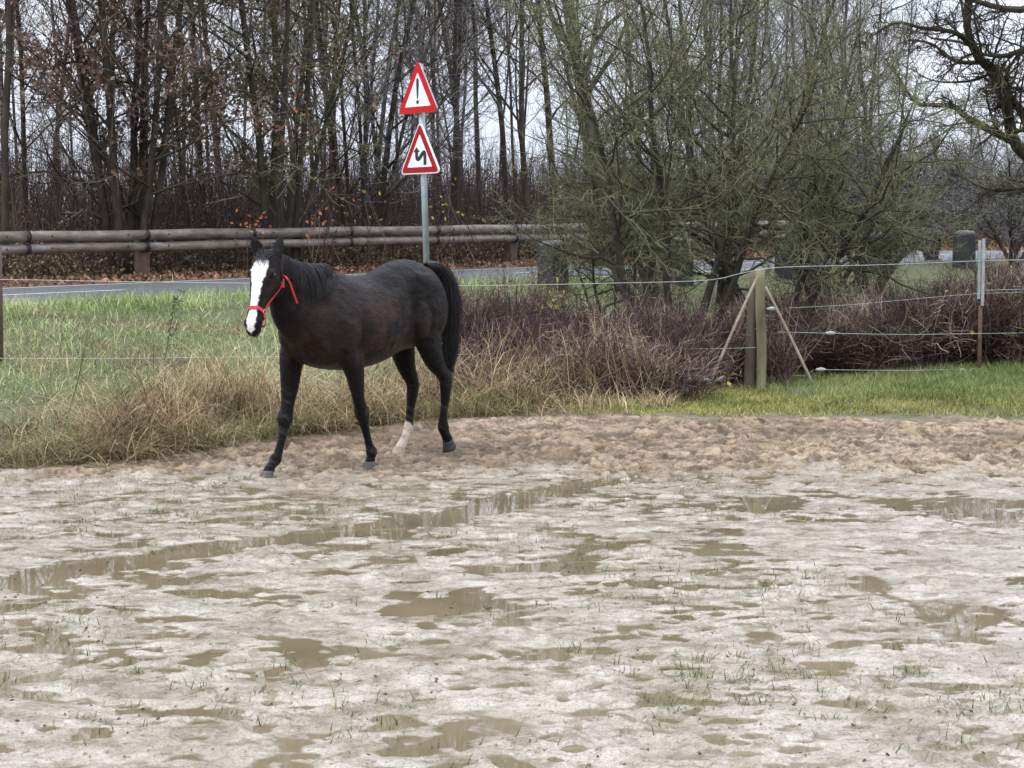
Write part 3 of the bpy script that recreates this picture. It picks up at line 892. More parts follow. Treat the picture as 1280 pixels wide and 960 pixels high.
# tall dry grass
m_ = MB()
X, Y = scatter(60000, -5.4, .35, 13.3, 19.0)
e = edge_y(X) + .22 * fbm(X * 3, Y * 3, 5, 3)
dpt = Y - e
cl = fbm(X * 2.2, Y * 2.2, 51, 3)
k = (dpt > 0) & (dpt < 2.1 - .6 * sstep(-3, -1, X)) & (cl + .16 > pr.random(len(X)) * .45) & (pr.random(len(X)) < .85)
XX, YY, cc = X[k], Y[k], cl[k]
hs = np.clip((dpt[k]) / .9, .3, 1) * (.58 + 1.1 * np.clip(cc + .25, 0, 1)) * (1 - .35 * (1 - sstep(-4.0, -3.0, XX))) * (1 - .25 * sstep(-2.2, 0, XX))
nb = len(XX)
V, F = blades(pr, XX, YY, ground_z(XX, YY), .55, 1.25, .0038, .40, .42, n=6)
Vr = V.reshape(nb, -1, 3); zb = Vr[:, :1, 2]; Vr[:, :, 2] = zb + (Vr[:, :, 2] - zb) * hs[:, None]; m_.add(Vr.reshape(-1, 3), F)
k2 = pr.random(nb) < .6
V, F = blades(pr, XX[k2], YY[k2], ground_z(XX[k2], YY[k2]), .15, .42, .0045, .5, .35, n=5); m_.add(V, F, m=1)
X, Y = scatter(9000, -5.4, .2, 13.1, 17.2); dd = Y - edge_y(X); k = (dd > -.12) & (dd < .45); X, Y = X[k], Y[k]
V, F = blades(pr, X, Y, ground_z(X, Y), .18, .5, .004, .75, .5, n=5); m_.add(V, F, m=1)
X, Y = scatter(7000, -5.4, 1.2, 13.1, 17.6); dd = Y - edge_y(X); k = (dd > -.15) & (dd < .7); X, Y = X[k], Y[k]
V, F = blades(pr, X, Y, ground_z(X, Y), .25, .55, .0035, .9, .45, n=5); m_.add(V, F)
tag(m_.build('dry_grass', [M['grass_dry'], M['grass_olive']], smooth=False), 'tall dead straw coloured grass along the left edge of the paddock', 'grass', kind='stuff')
# dead stems in front of the left thicket
m_ = MB()
X, Y = scatter(300, -.4, 1.7, 17.8, 19.0)
b1, b2, PP, AA = thicket(pr, np.stack([X, Y], 1), base_z(X, Y), .35, .95, .0035, .28, .12, twk=3, tl=.3, tr=.0018)
m_.add(*b1); m_.add(*b2)
X, Y = scatter(6000, -.5, 2.0, 17.0, 18.6); k = fbm(X * 2, Y * 2, 61, 2) > sstep(-.5, 1.2, X) * .35; X, Y = X[k], Y[k]
V, F = blades(pr, X, Y, ground_z(X, Y), .10, .32, .0035, .5, .35, n=5); m_.add(V, F)
tag(m_.build('dead_stems', [M['grass_dry']], smooth=False), 'dead tan stalks standing in front of the left bramble thicket', 'dead stems', kind='stuff')
# sprouts in the mud
M['sprout'] = island('sprout', [(0, (.035, .055, .015)), (.6, (.11, .15, .04)), (1, (.28, .30, .12))], trans=.2)
X = []; Y = []
for i in range(2600):
    yy = 3.9 + 9.0 * pr.random() ** .8; xx = (pr.random() - .5) * yy * .64
    fz = fbm(xx * .9, yy * .9, 81, 3)
    if fz < .0: continue
    c = pr.integers(2, 7 + int(30 * fz))
    X += list(xx + pr.normal(size=c) * .03); Y += list(yy + pr.normal(size=c) * .03)
X = np.array(X); Y = np.array(Y)
m_ = MB()
Zs = add_pits(X, Y, ground_z(X, Y))
V, F = blades(pr, X, Y, Zs, .02, .07, .0026, .65, .3, n=4); m_.add(V, F)
tag(m_.build('mud_sprouts', [M['sprout']], smooth=False), 'sparse grass sprouts growing out of the wet mud', 'grass', kind='stuff')
# bits of dead leaf, straw and clods on the mud
n = 2600
Y = 3.9 + 9.5 * pr.random(n); X = (pr.random(n) - .5) * Y * .66
k = fbm(X * 1.3, Y * 1.3, 87, 3) > -.05; X, Y = X[k], Y[k]
Zs = np.maximum(add_pits(X, Y, ground_z(X, Y)), WL)
m_ = MB(); a = pr.random(len(X)) * 6.28; s1 = (.003 + .010 * pr.random(len(X)) ** 2)[:, None]
e1 = np.stack([np.cos(a), np.sin(a), .5 * pr.random(len(X))], 1) * s1; e2 = np.stack([-np.sin(a), np.cos(a), .3 * pr.normal(size=len(X))], 1) * s1 * .6
c0 = np.stack([X, Y, Zs + .004], 1); up = np.array([0, 0, 1.0]) * s1 * .5
V = np.stack([c0 - e1 - up * .5, c0 - e2 - up * .5, c0 + e1 - up * .5, c0 + e2 - up * .5, c0 + up * pr.random((len(X), 1))], 1).reshape(-1, 3)
b0_ = np.arange(len(X))[:, None] * 5
T = np.concatenate([b0_ + np.array([[i, (i + 1) % 4, 4]]) for i in range(4)])
m_.add(V, T=T)
M['debris'] = island('debris', [(0, (.03, .02, .014)), (.6, (.10, .07, .045)), (1, (.24, .18, .11))])
tag(m_.build('mud_debris', [M['debris']], smooth=True), 'dark crumbs and leaf bits lying on the wet mud', 'debris', kind='stuff')
# leaf litter beyond the road
X = []; n = 15000
s = -14 + 50 * pr.random(n) ** 1.3; q = 3.2 + 3.4 * pr.random(n)
XY = RC[None] + RD[None] * s[:, None] + RN[None] * q[:, None]
Z = base_z(XY[:, 0], XY[:, 1]) + .02 + .06 * pr.random(n)
V, F = leaf_quads(pr, np.column_stack([XY, Z]), .085)
M['leaf_litter'] = island('leaf_litter', [(0, (.07, .035, .022)), (.5, (.22, .10, .06)), (1, (.42, .25, .16))])
tag(obj('leaf_litter', mesh_np('leaf_litter', V, F, mats=[M['leaf_litter']], smooth=False)), 'fallen brown leaves under the guardrail', 'fallen leaves', kind='stuff')
X, Y = scatter(12000, -12, 25, 24, 62); s, q = road_sq(X, Y); k = (q > 3.2) & (q < 5.2) & (fbm(X, Y, 46, 2) > -.05 - .15*(X>0)); X, Y = X[k], Y[k]
V, F = blades(pr, X, Y, base_z(X, Y), .08, .25, .007, .5, .4)
tag(obj('roadside_grass', mesh_np('roadside_grass', V, F, mats=[M['grass_green']], smooth=False)), 'thin grass on the far side of the road', 'grass', kind='stuff')
# ------------------------------------------------------------------ guardrail of round logs
M['log'] = simple('weathered_log', [(.3, (.09, .07, .056)), (.5, (.19, .155, .128)), (.7, (.30, .265, .235))], 3, .36, bs=.5, bscale=30, bd=.01, vscale=(1, 1, 3))
M['collar'] = simple('dark_steel', [(.3, (.02, .018, .018)), (.7, (.07, .06, .055))], 12, .55, metal=.6)
M['rust_post'] = simple('rusty_post', [(.3, (.06, .035, .028)), (.7, (.15, .085, .065))], 9, .8, bs=.4, bd=.01)
g0 = road_pt(-4.5, 4.8)
gr = empty('wooden_guardrail', tuple(g0), 0, 'guardrail of two weathered round logs with dark steel collars along the road', 'guardrail')
js = [-6.8, -4.4, -1.95, .47, 2.9, 5.32, 7.78, 10.2, 12.62, 15.05, 17.5, 19.9, 22.3, 24.0]
for a_, b_ in zip(js[:-1], js[1:]):
    for hh, rr in ((.80, .094), (.59, .084)):
        pth = []
        n = 8
        for i in range(n):
            s_ = a_ + .012 + (b_ - a_ - .024) * i / (n - 1)
            pth.append(road_pt(s_, 4.8 + .004 * math.sin(s_ * 3), hh + .006 * math.sin(s_ * 1.7 + hh * 9)))
        V, F, T = cap_tube(np.array(pth) - g0, np.full(n, rr) * (1 + .02 * np.sin(np.arange(n) * 1.3 + a_)), 16)
        lg = MB().add(V, F, T).build('rail_log', M['log'], gr)
        pc = np.array([road_pt(b_ - .035, 4.8, hh + .006 * math.sin(b_ * 1.7 + hh * 9)), road_pt(b_ + .035, 4.8, hh + .006 * math.sin(b_ * 1.7 + hh * 9))]) - g0
        V, F, T = cap_tube(pc, [rr + .007] * 2, 16)
        MB().add(V, F, T).build('collar', M['collar'], lg)
        for f_ in (.18, .82):
            p_ = road_pt(a_ + (b_ - a_) * f_, 4.8 - rr - .004, hh + .01)
            V, F, T = cap_tube(np.array([p_, p_ - np.array([RN[0], RN[1], 0]) * .014]) - g0, [.016, .012], 8); MB().add(V, F, T).build('bolt', M['collar'], lg)
for s_ in (-6.8, 2.9, 12.62, 22.3):
    p_ = road_pt(s_, 4.93)
    V, F = box(p_ - g0 + [0, 0, .28], (.20, .20, 1.1), Matrix.Rotation(math.radians(46), 3, 'Z')); MB().add(V, F).build('post', M['rust_post'], gr, smooth=False)

# stone bollards on the near side of the road
M['stone'] = simple('dark_stone', [(.3, (.02, .02, .022)), (.6, (.042, .042, .045)), (.75, (.075, .075, .075))], 5, .85, bs=.6, bscale=25, bd=.02)
M['stone_top'] = simple('pale_stone_top', [(.3, (.13, .13, .13)), (.7, (.26, .27, .27))], 9, .8, bs=.4, bscale=40, bd=.01)
blab = ['dark stone bollard standing furthest left, just before the green hawthorns',
        'dark stone bollard hidden behind the stems of the left hawthorn',
        'dark stone bollard just right of the braced wooden fence post',
        'dark stone bollard against the road in the gap right of the hawthorns',
        'dark stone bollard immediately left of the white topped fence post']
bz = None
for i, s_ in enumerate((4.25, 7.35, 10.45, 13.55, 16.65)):
    p_ = road_pt(s_, -4.0); p_[2] = float(base_z(p_[0], p_[1]))
    b0 = empty('stone_bollard', tuple(p_), math.radians(46 + (i * 7) % 5 - 2), blab[i], 'bollard', 'stone bollards along the near side of the road')
    if bz is None:
        rg = []
        for z_, w_ in ((-.2, .17), (.30, .168), (.66, .160), (.70, .15)):
            a_ = [( w_,  w_), (0, w_ * 1.01), (-w_,  w_), (-w_ * 1.01, 0), (-w_, -w_), (0, -w_ * 1.01), (w_, -w_), (w_ * 1.01, 0)]
            rg.append(np.array([(x_, y_, z_) for x_, y_ in a_]))
        V, F, T = loft(rg); bz = [MB().add(V, F, T).mesh('shaft', [M['stone']], False)]
        rg = [np.array([(x_ * k_, y_ * k_, z_) for x_, y_ in ((1, 1), (0, 1), (-1, 1), (-1, 0), (-1, -1), (0, -1), (1, -1), (1, 0))]) for z_, k_ in ((.701, .156), (.735, .156), (.765, .12), (.775, .05))]
        V, F, T = loft(rg); bz.append(MB().add(V, F, T).mesh('cap', [M['stone_top']], False))
    obj('shaft', bz[0], b0); obj('cap', bz[1], b0)

# ------------------------------------------------------------------ road sign
M['red'] = simple('sign_red', [(.3, (.50, .006, .009)), (.7, (.60, .010, .013))], 3, .5, spec=.2)
M['dred'] = simple('sign_dark_red', [(.3, (.32, .004, .010)), (.7, (.40, .007, .015))], 3, .5, spec=.2)
M['white'] = simple('sign_white', [(.3, (.72, .74, .74)), (.7, (.86, .87, .86))], 4, .45)
M['black'] = simple('sign_black', [(.3, (.008, .008, .01)), (.7, (.015, .015, .018))], 4, .5)
M['galv'] = simple('galvanised', [(.35, (.26, .30, .31)), (.6, (.42, .47, .48)), (.75, (.22, .22, .2))], 9, .5, metal=.35, bs=.2, bd=.003, vscale=(1, 1, .4))


def tri(side, rad, y, n=6):
    h_ = side * math.sqrt(3) / 2
    cs = [(0, h_ * 2 / 3), (-side / 2, -h_ / 3), (side / 2, -h_ / 3)]
    out = []
    for i, (cx, cz) in enumerate(cs):
        L_ = math.hypot(cx, cz); k_ = (L_ - 2 * rad) / L_
        ox, oz = cx * k_, cz * k_
        a0 = math.atan2(cz, cx)
        for j in range(n):
            a_ = a0 - PI / 3 + (2 * PI / 3) * j / (n - 1)
            out.append((ox + rad * math.cos(a_), y, oz + rad * math.sin(a_)))
    return np.array(out)


def plate(side, rad, y0, y1):
    return loft([tri(side, rad, y0), tri(side, rad, y1)])


def stroke(pts, ws, y0, y1):
    """flat stroke of varying width in xz, given thickness"""
    pts = np.asarray(pts, float); t_ = np.gradient(pts, axis=0); t_ /= np.linalg.norm(t_, axis=1, keepdims=True)
    nn = np.stack([-t_[:, 1], t_[:, 0]], 1) * (np.asarray(ws)[:, None] / 2)
    rg = []
    for p_, n_ in zip(pts, nn):
        rg.append(np.array([(p_[0] - n_[0], y0, p_[1] - n_[1]), (p_[0] + n_[0], y0, p_[1] + n_[1]), (p_[0] + n_[0], y1, p_[1] + n_[1]), (p_[0] - n_[0], y1, p_[1] - n_[1])]))
    return loft(rg)


SY = 25.0
sb = at(534.5, 400, SY); sz = float(base_z(sb[0], SY)); lean = (at(525, 78, SY)[0] - at(534, 330, SY)[0]) / (at(525, 78, SY)[2] - at(534, 330, SY)[2])
ps0 = np.array([at(534, 330, SY)[0] + lean * (sz - at(534, 330, SY)[2]), SY, sz])
sg = empty('road_sign', tuple(ps0), 0, 'two red and white warning triangles on a leaning galvanised pole behind the horse', 'road sign')
ztop = at(525, 80, SY)[2] - sz
V, F, T = cap_tube([(0, 0, -.3), (lean * ztop, 0, ztop)], [.046, .046], 14)
MB().add(V, F, T).build('pole', M['galv'], sg)
SIDE = .86
rot = math.radians(-46)
for k_, (pyc, pxc, mrim, mb) in enumerate(((119.5, 524.5, 'red', 'red'), (195.5, 527, 'white', 'dred'))):
    c_ = at(pxc, pyc, SY) - ps0
    ho = empty('sign_panel', (c_[0] - .02, -.07, c_[2]), rot); ho.parent = sg
    ho['label'] = ['triangular warning sign with a black exclamation bar', 'triangular warning sign with a black double bend'][k_]
    V, F, T = plate(SIDE, .045, 0, .028); MB().add(V, F, T).build('backing_plate', M['galv'] if k_ == 0 else M['white'], ho, smooth=False)
    if k_ == 0:
        V, F, T = plate(SIDE - .004, .044, -.003, -.0005)
        MB().add(V, F, T).build('red_border', M['red'], ho, smooth=False); inner = SIDE * .64
    else:
        V, F, T = plate(SIDE - .055, .035, -.003, -.0005)
        MB().add(V, F, T).build('red_border', M['dred'], ho, smooth=False); inner = SIDE * .62
    V, F, T = plate(inner, .012, -.006, -.0035); MB().add(V, F, T).build('white_field', M['white'], ho, smooth=False)
    sm_ = MB()
    if k_ == 0:
        V, F, T = stroke([(0, .235), (0, .21), (0, .15), (0, -.03), (0, -.05)], [.028, .05, .052, .026, .02], -.009, -.0065); sm_.add(V, F, T)
        cc_ = [np.array([(.027 * math.cos(a_), y_, -.095 + .027 * math.sin(a_)) for a_ in np.linspace(0, 2 * PI, 14)[:-1]]) for y_ in (-.0095, -.0065)]
        V, F, T = loft(cc_); sm_.add(V, F, T)
    else:
        pts_ = smooth_path([(.115, -.125), (.115, -.03), (.105, .045), (.06, .03), (-.01, -.035), (-.055, -.03), (-.062, .02), (-.062, .06)], 26)
        V, F, T = stroke(pts_, np.full(26, .06), -.009, -.0065); sm_.add(V, F, T)
        V, F, T = stroke([(-.062, .055), (-.062, .062), (-.062, .125)], [.06, .13, .004], -.0095, -.007); sm_.add(V, F, T)
    sm_.build('black_symbol', M['black'], ho, smooth=False)
    # clamps
    for dz_ in (-.12, .16):
        pc_ = c_[2] + dz_
        V, F, T = cap_tube([(lean * pc_, 0, pc_ - .015), (lean * pc_, 0, pc_ + .015)], [.056, .056], 12)
        MB().add(V, F, T).build('clamp', M['galv'], sg)

# ------------------------------------------------------------------ electric wire fence
M['oldwood'] = simple('mossy_wood', [(.3, (.10, .085, .045)), (.55, (.22, .20, .11)), (.75, (.30, .29, .18))], 7, .85, bs=.6, bscale=40, bd=.008, vscale=(1, 1, .25))
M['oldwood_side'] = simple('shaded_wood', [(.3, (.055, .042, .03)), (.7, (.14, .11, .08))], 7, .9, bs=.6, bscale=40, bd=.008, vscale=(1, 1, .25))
M['brace'] = simple('brace_wood', [(.3, (.17, .125, .09)), (.7, (.36, .30, .225))], 9, .85, bs=.4, bscale=40, bd=.005)
M['stake'] = simple('rusty_stake', [(.3, (.05, .03, .025)), (.7, (.14, .075, .055))], 15, .8)
M['plastic'] = simple('dull_white_plastic', [(.3, (.24, .25, .25)), (.7, (.42, .43, .42))], 12, .5)
M['wire'] = simple('pale_wire', [(.3, (.36, .39, .38)), (.7, (.52, .54, .52))], 12, .5)
PA = at(1.5, 457, 18.0); PB = at(950.5, 485, 19.9); PC = at(1224, 460, 20.6)
for p_ in (PA, PB, PC): p_[2] = float(ground_z(p_[0], p_[1]))
fe = empty('wire_fence', tuple(PB), 0, 'electric wire fence on posts, its wooden post braced by two diagonal sticks', 'fence')
# wooden post: a round pole with a split half round beside it
zt = at(950, 335, 19.9)[2] - PB[2]
pp_ = smooth_path([(0, 0, -.3), (.01, 0, .4), (-.012, 0, .9), (-.02, 0, zt)], 12)
V, F, T = cap_tube(pp_, [.056, .056, .056, .055, .055, .055, .054, .054, .053, .053, .052, .05], 14)
po = MB().add(V, F, T).build('post', M['oldwood'], fe)
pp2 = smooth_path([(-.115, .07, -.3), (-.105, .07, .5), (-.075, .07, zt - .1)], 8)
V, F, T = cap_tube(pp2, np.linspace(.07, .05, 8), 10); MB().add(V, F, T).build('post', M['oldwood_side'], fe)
for a_, b_ in (((947, 345, 19.8), (880, 494, 19.4)), ((957, 358, 19.8), (1021, 486, 19.6))):
    A_ = at(*a_) - PB; B_ = at(*b_); B_[2] = float(base_z(B_[0], B_[1])) - .06; B_ -= PB
    V, F, T = cap_tube(smooth_path([A_, (A_ + B_) / 2 + [0, 0, .012], B_], 8), [.014, .015, .016, .016, .017, .017, .016, .016], 8)
    MB().add(V, F, T).build('brace', M['brace'], fe)
A_ = at(875, 500, 19.3); A_[2] = float(base_z(A_[0], A_[1])) + .03
V, F, T = cap_tube([A_ - PB, at(905, 470, 19.45) - PB], [.014, .012], 8); MB().add(V, F, T).build('brace', M['brace'], fe)
# stake at the left edge
zA = at(1.5, 309, 18.0)[2]
q0 = PA - PB
V, F, T = cap_tube([q0 - [0, 0, .3], q0 + [.005, 0, .6], np.array([q0[0] + .012, q0[1], zA - PB[2]])], [.024, .024, .022], 8)
o = MB().add(V, F, T).build('post', M['stake'], fe); o['label'] = 'thin rusty stake at the left edge'
# right stake
q0 = PC - PB; zC = at(1225, 298, 20.6)[2] - PB[2]
V, F, T = cap_tube([q0 - [0, 0, .3], q0 + [.0, 0, .75]], [.026, .024], 10)
o = MB().add(V, F, T).build('post', M['stake'], fe); o['label'] = 'dark stake with a pale upper half'
zs = at(1225, 382, 20.6)[2] - PB[2]
sl_ = MB(); V, F = box((q0[0] + .012, q0[1] - .035, (zs + zC) / 2), (.034, .03, zC - zs)); sl_.add(V, F)
V, F = box((q0[0] - .028, q0[1] - .012, (zs + zC) / 2 + .03), (.03, .03, zC - zs - .1)); sl_.add(V, F, m=1)
sl_.build('sleeve', [M['plastic'], M['galv']], o, smooth=False)


def wire(pix, r=.003):
    pts_ = np.array([at(*p_) for p_ in pix])
    n_ = max(24, len(pix) * 14)
    P_ = smooth_path(pts_, n_) - PB
    V, F, T = cap_tube(P_, np.full(n_, r), 6)
    return MB().add(V, F, T).build('wire', M['wire'], fe)


wire([(-160, 349, 17.6), (2, 349.5, 17.97), (150, 352, 18.2), (300, 354, 18.5), (575, 357, 18.9), (760, 354, 19.4), (880, 350.5, 19.65), (925, 342, 19.75), (950, 337, 19.82), (990, 333.5, 19.9), (1100, 331, 20.2), (1224, 326, 20.55), (1290, 324.5, 20.8), (1420, 322, 21.4)], .0036)
wire([(-160, 447, 17.6), (2, 448, 17.97), (150, 448, 18.2), (300, 446, 18.4), (575, 443, 18.9), (760, 437, 19.4), (880, 436, 19.65), (945, 434.5, 19.8)])
wire([(985, 385, 19.95), (1060, 381, 20.1), (1150, 373, 20.35), (1224, 367, 20.55), (1300, 365, 20.8), (1420, 362, 21.4)], .0022)
wire([(1224, 363, 20.55), (1300, 361, 20.8), (1420, 358, 21.4)], .003)
wire([(972, 415, 19.9), (1038, 416.5, 20.0), (1130, 418, 20.3), (1224, 417, 20.55), (1300, 415.5, 20.8), (1420, 413, 21.4)])
wire([(1023, 462, 19.95), (1130, 463, 20.3), (1224, 461, 20.5), (1300, 460, 20.8), (1420, 458, 21.4)], .003)
for a_ in ((1038, 416.5, 19.98), (1026, 462, 19.93), (965, 386, 19.85), (1203, 463, 20.45), (881, 475, 19.3), (1112, 503, 19.2)):
    c_ = at(*a_) - PB
    rg_ = [np.array([c_ + [dx_, r_ * math.cos(t_), r_ * math.sin(t_) * .9] for t_ in np.linspace(0, 2 * PI, 9)[:-1]]) for dx_, r_ in ((-.062, .006), (-.045, .018), (0, .03), (.045, .018), (.062, .006))]
    V, F, T = loft(rg_); MB().add(V, F, T).build('insulator', M['plastic'], fe)
# ------------------------------------------------------------------ dead weeds on the bank
M['weed'] = simple('dead_weed', [(.3, (.04, .032, .022)), (.7, (.10, .08, .055))], 12, .9)
prw = np.random.default_rng(41)
for (x0, y0, x1, y1, Yw, lab, head) in ((188, 452, 219, 372, 16.4, 'dead weed stalk with a dark seed head on the bank left of the horse', 1),
                                        (78, 490, 108, 425, 15.6, 'thin bare weed stalk without seed head near the left edge of the tall grass', 0)):
    A_ = at(x0, y0, Yw); B_ = at(x1, y1, Yw + .1); A_[2] = float(base_z(A_[0], A_[1]))
    we = empty('dead_weed', tuple(A_), 0, lab, 'weed')
    d_ = B_ - A_
    V, F, T = cap_tube(smooth_path([(0, 0, -.03), d_ * .5 + [.02, 0, 0], d_], 10), np.linspace(.006, .003, 10), 6)
    MB().add(V, F, T).build('stem', M['weed'], we)
    hb_ = MB()
    pts_ = []
    for i in range(14 if head else 4):
        f_ = .55 + .45 * prw.random(); p_ = d_ * f_
        e_ = p_ + [prw.normal() * .03 + (.05 if head else .03), prw.normal() * .03, .02 + .07 * prw.random()]
        V, F, T = cap_tube([p_, (p_ + e_) / 2 + [0, 0, -.008], e_], [.0025, .002, .0015], 5); hb_.add(V, F, T)
        pts_.append(e_)
    if head:
        pts_ = np.repeat(np.array(pts_), 7, 0) + prw.normal(size=(98, 3)) * .012
        V, F = leaf_quads(prw, np.vstack([pts_, d_[None] * (.78 + .22 * prw.random((50, 1))) + prw.normal(size=(50, 3)) * .008]), .02); hb_.add(V, F)
    hb_.build('seed_head' if head else 'twig', M['weed'], we)
# ------------------------------------------------------------------ horse
HO = np.array([-1.137, 13.725, 0.0])
HD = np.array([-.574, -.819, 0]); HD /= np.linalg.norm(HD)
HL = np.array([-HD[1], HD[0], 0])     # the horse's left
HR = math.atan2(HD[1], HD[0])


def loc(px, py, v):
    """point on the photo ray lying in the plane v of the horse's frame -> local (u,v,z)"""
    d = ray(px, py); o = CAM - HO
    t = (v - o @ HL) / (d @ HL)
    P_ = o + d * t
    return np.array([P_ @ HD, v, P_[2]])


def tuv(p):     # world -> local
    r = np.asarray(p) - HO
    return np.array([r @ HD, r @ HL, r[2]])


def ell_rings(path, ra, rb, side=(0, 1, 0), k=20, n=None, pinch=0):
    """elliptic tube: ra in the plane of motion, rb along 'side'"""
    path = np.asarray(path, float); ra = np.asarray(ra, float); rb = np.asarray(rb, float)
    if n:
        dat = smooth_path(np.column_stack([path, ra, rb]), n); path, ra, rb = dat[:, :3], dat[:, 3], dat[:, 4]
    T_ = np.gradient(path, axis=0); T_ /= np.linalg.norm(T_, axis=1, keepdims=True)
    S = np.asarray(side, float); rings = []
    for p_, t_, a_, b_ in zip(path, T_, ra, rb):
        s_ = S - (S @ t_) * t_; s_ /= np.linalg.norm(s_); f_ = np.cross(s_, t_)
        th = np.arange(k) * 2 * PI / k
        rings.append(p_ + np.outer(np.cos(th) * a_, f_) + np.outer(np.sin(th) * b_, s_))
    return rings


hb = MB()
def addl(rings):
    V, F, T = loft(rings); hb.add(V, F, T)


# torso: u, ztop, zbot, halfwidth, height of the widest point (0..1), top pinch
tor = np.array([
    (-.90, 1.36, 1.16, .045, .5, .6),
    (-.86, 1.44, 1.06, .12, .5, .7),
    (-.78, 1.53, .97, .20, .5, .8),
    (-.64, 1.575, .92, .25, .55, .9),
    (-.50, 1.61, .895, .268, .58, .92),
    (-.34, 1.605, .875, .266, .52, .9),
    (-.18, 1.555, .825, .280, .45, .86),
    (.00, 1.495, .785, .300, .42, .82),
    (.18, 1.485, .765, .298, .42, .76),
    (.34, 1.515, .765, .270, .42, .62),
    (.48, 1.54, .78, .245, .42, .48),
    (.60, 1.515, .80, .225, .42, .45),
    (.72, 1.43, .84, .20, .45, .55),
    (.82, 1.30, .92, .155, .5, .7),
    (.88, 1.20, 1.00, .08, .5, .8)])
tor = smooth_path(tor, 46)
rings = []
for (u, zt, zb_, w_, zw, pin) in tor:
    th = np.arange(40) * 2 * PI / 40
    c_, s_ = np.cos(th), np.sin(th)
    zc = zb_ + (zt - zb_) * zw
    z_ = np.where(s_ > 0, zc + (zt - zc) * s_, zc + (zc - zb_) * s_)
    e = np.where(s_ > 0, 1 + (1 - pin) * 1.5, .92)
    v_ = w_ * (.95 if abs(u) < .5 else 1) * np.sign(c_) * np.abs(c_) ** e
    rings.append(np.stack([np.full(40, u), v_, z_], 1))
addl(rings)

# head frame (turned towards the viewer)
hd = np.array([.950, .312, 0]); hd /= np.linalg.norm(hd)
PITCH = math.radians(28)
AX = hd * math.sin(PITCH) + np.array([0, 0, -1]) * math.cos(PITCH)
FN = hd * math.cos(PITCH) + np.array([0, 0, 1]) * math.sin(PITCH)
SD = np.array([-hd[1], hd[0], 0])
POLL = loc(334, 321, .045)
# neck
nk = [(.50, 0, 1.20), (.68, 0, 1.22), (.84, .0, 1.29), (.98, .01, 1.40), (1.09, .025, 1.505), POLL + [-.03, 0, -.045]]
nk[3] = (POLL[0] - .22, .01, 1.41); nk[4] = (POLL[0] - .12, .03, 1.51)
addl(ell_rings(nk, [.33, .31, .24, .17, .13, .09], [.18, .155, .125, .105, .09, .07], n=20, k=28))
# crest
addl(ell_rings([(.45, 0, 1.50), (.62, 0, 1.50), (.78, 0, 1.53), (POLL[0] - .22, .01, 1.60), POLL + [-.06, 0, .015]], [.05, .06, .05, .045, .04], [.05, .05, .045, .042, .04], n=16))
# head: t along the face, front, back, half width
hdp = np.array([
    (-.055, .015, -.08, .050),
    (-.03, .035, -.115, .075),
    (.03, .055, -.15, .092),
    (.09, .066, -.19, .103),
    (.15, .068, -.215, .108),
    (.20, .062, -.215, .102),
    (.27, .050, -.18, .083),
    (.34, .040, -.135, .066),
    (.41, .034, -.100, .056),
    (.47, .034, -.085, .055),
    (.52, .036, -.080, .060),
    (.565, .028, -.078, .055),
    (.60, .008, -.070, .042),
    (.618, -.02, -.055, .022)])
hdp = smooth_path(hdp, 40)
rings = []
for (t, f_, b_, w_) in hdp:
    th = np.arange(28) * 2 * PI / 28
    cz = (f_ + b_) / 2 + .25 * (f_ - b_) * .5; c_, s_ = np.cos(th), np.sin(th)
    ff = np.where(s_ > 0, cz + (f_ - cz) * s_ ** 1 * 1.0, cz + (cz - b_) * s_)
    e = np.where(s_ > 0, .72, 1.15)
    ww = w_ * np.sign(c_) * np.abs(c_) ** e
    rings.append(POLL + AX * t + np.outer(ff, FN) + np.outer(ww, SD))
addl(rings)


def hp(t, f_, s_):
    return POLL + AX * t + FN * f_ + SD * s_


# brow ridges, cheek bones, nostril rims, lower lip
for sg_ in (-1, 1):
    addl(ell_rings([hp(.125, .04, sg_ * .075), hp(.15, .048, sg_ * .090), hp(.185, .044, sg_ * .088)], [.008, .02, .008], [.01, .018, .008], n=7, k=12))
    addl(ell_rings([hp(.17, -.02, sg_ * .095), hp(.27, -.005, sg_ * .072), hp(.36, .0, sg_ * .055)], [.012, .016, .008], [.008, .012, .006], n=8, k=12))
    addl(ell_rings([hp(.50, .0, sg_ * .045), hp(.53, .008, sg_ * .052), hp(.565, .0, sg_ * .044)], [.012, .026, .012], [.01, .014, .008], n=7, k=12))
    # cheek (jowl)
    addl(ell_rings([hp(.05, -.10, sg_ * .055), hp(.15, -.15, sg_ * .060), hp(.25, -.13, sg_ * .045)], [.04, .085, .03], [.02, .035, .02], n=8, k=14))
addl(ell_rings([hp(.48, -.07, 0), hp(.55, -.08, 0), hp(.605, -.075, 0)], [.02, .03, .018], [.025, .032, .022], n=8, k=14))
# ears
for sg_, tipx, tipy in ((1, 350.5, 295), (-1, 314.5, 296)):
    b0 = hp(-.01, -.015, sg_ * .058); tip = tuv(at(tipx, tipy, 12.80))
    if sg_ > 0: tip = tip
    axis = tip - b0; Le = np.linalg.norm(axis); axis /= Le
    s_ = SD - (SD @ axis) * axis; s_ /= np.linalg.norm(s_); f_ = np.cross(s_, axis); 
    if f_ @ FN < 0: f_ = -f_
    rg = []
    for q_, wd, dp_ in ((-.15, .030, .026), (.08, .036, .028), (.3, .043, .027), (.5, .042, .025), (.7, .034, .022), (.88, .021, .018), (1.04, .010, .012)):
        th = np.arange(16) * 2 * PI / 16
        off = np.where(np.sin(th) > 0, dp_ * .35 * np.sin(th), dp_ * np.sin(th))
        rg.append(b0 + axis * Le * q_ + np.outer(np.cos(th) * wd * 1.18, s_) + np.outer(off - .004, f_))
    addl(rg)

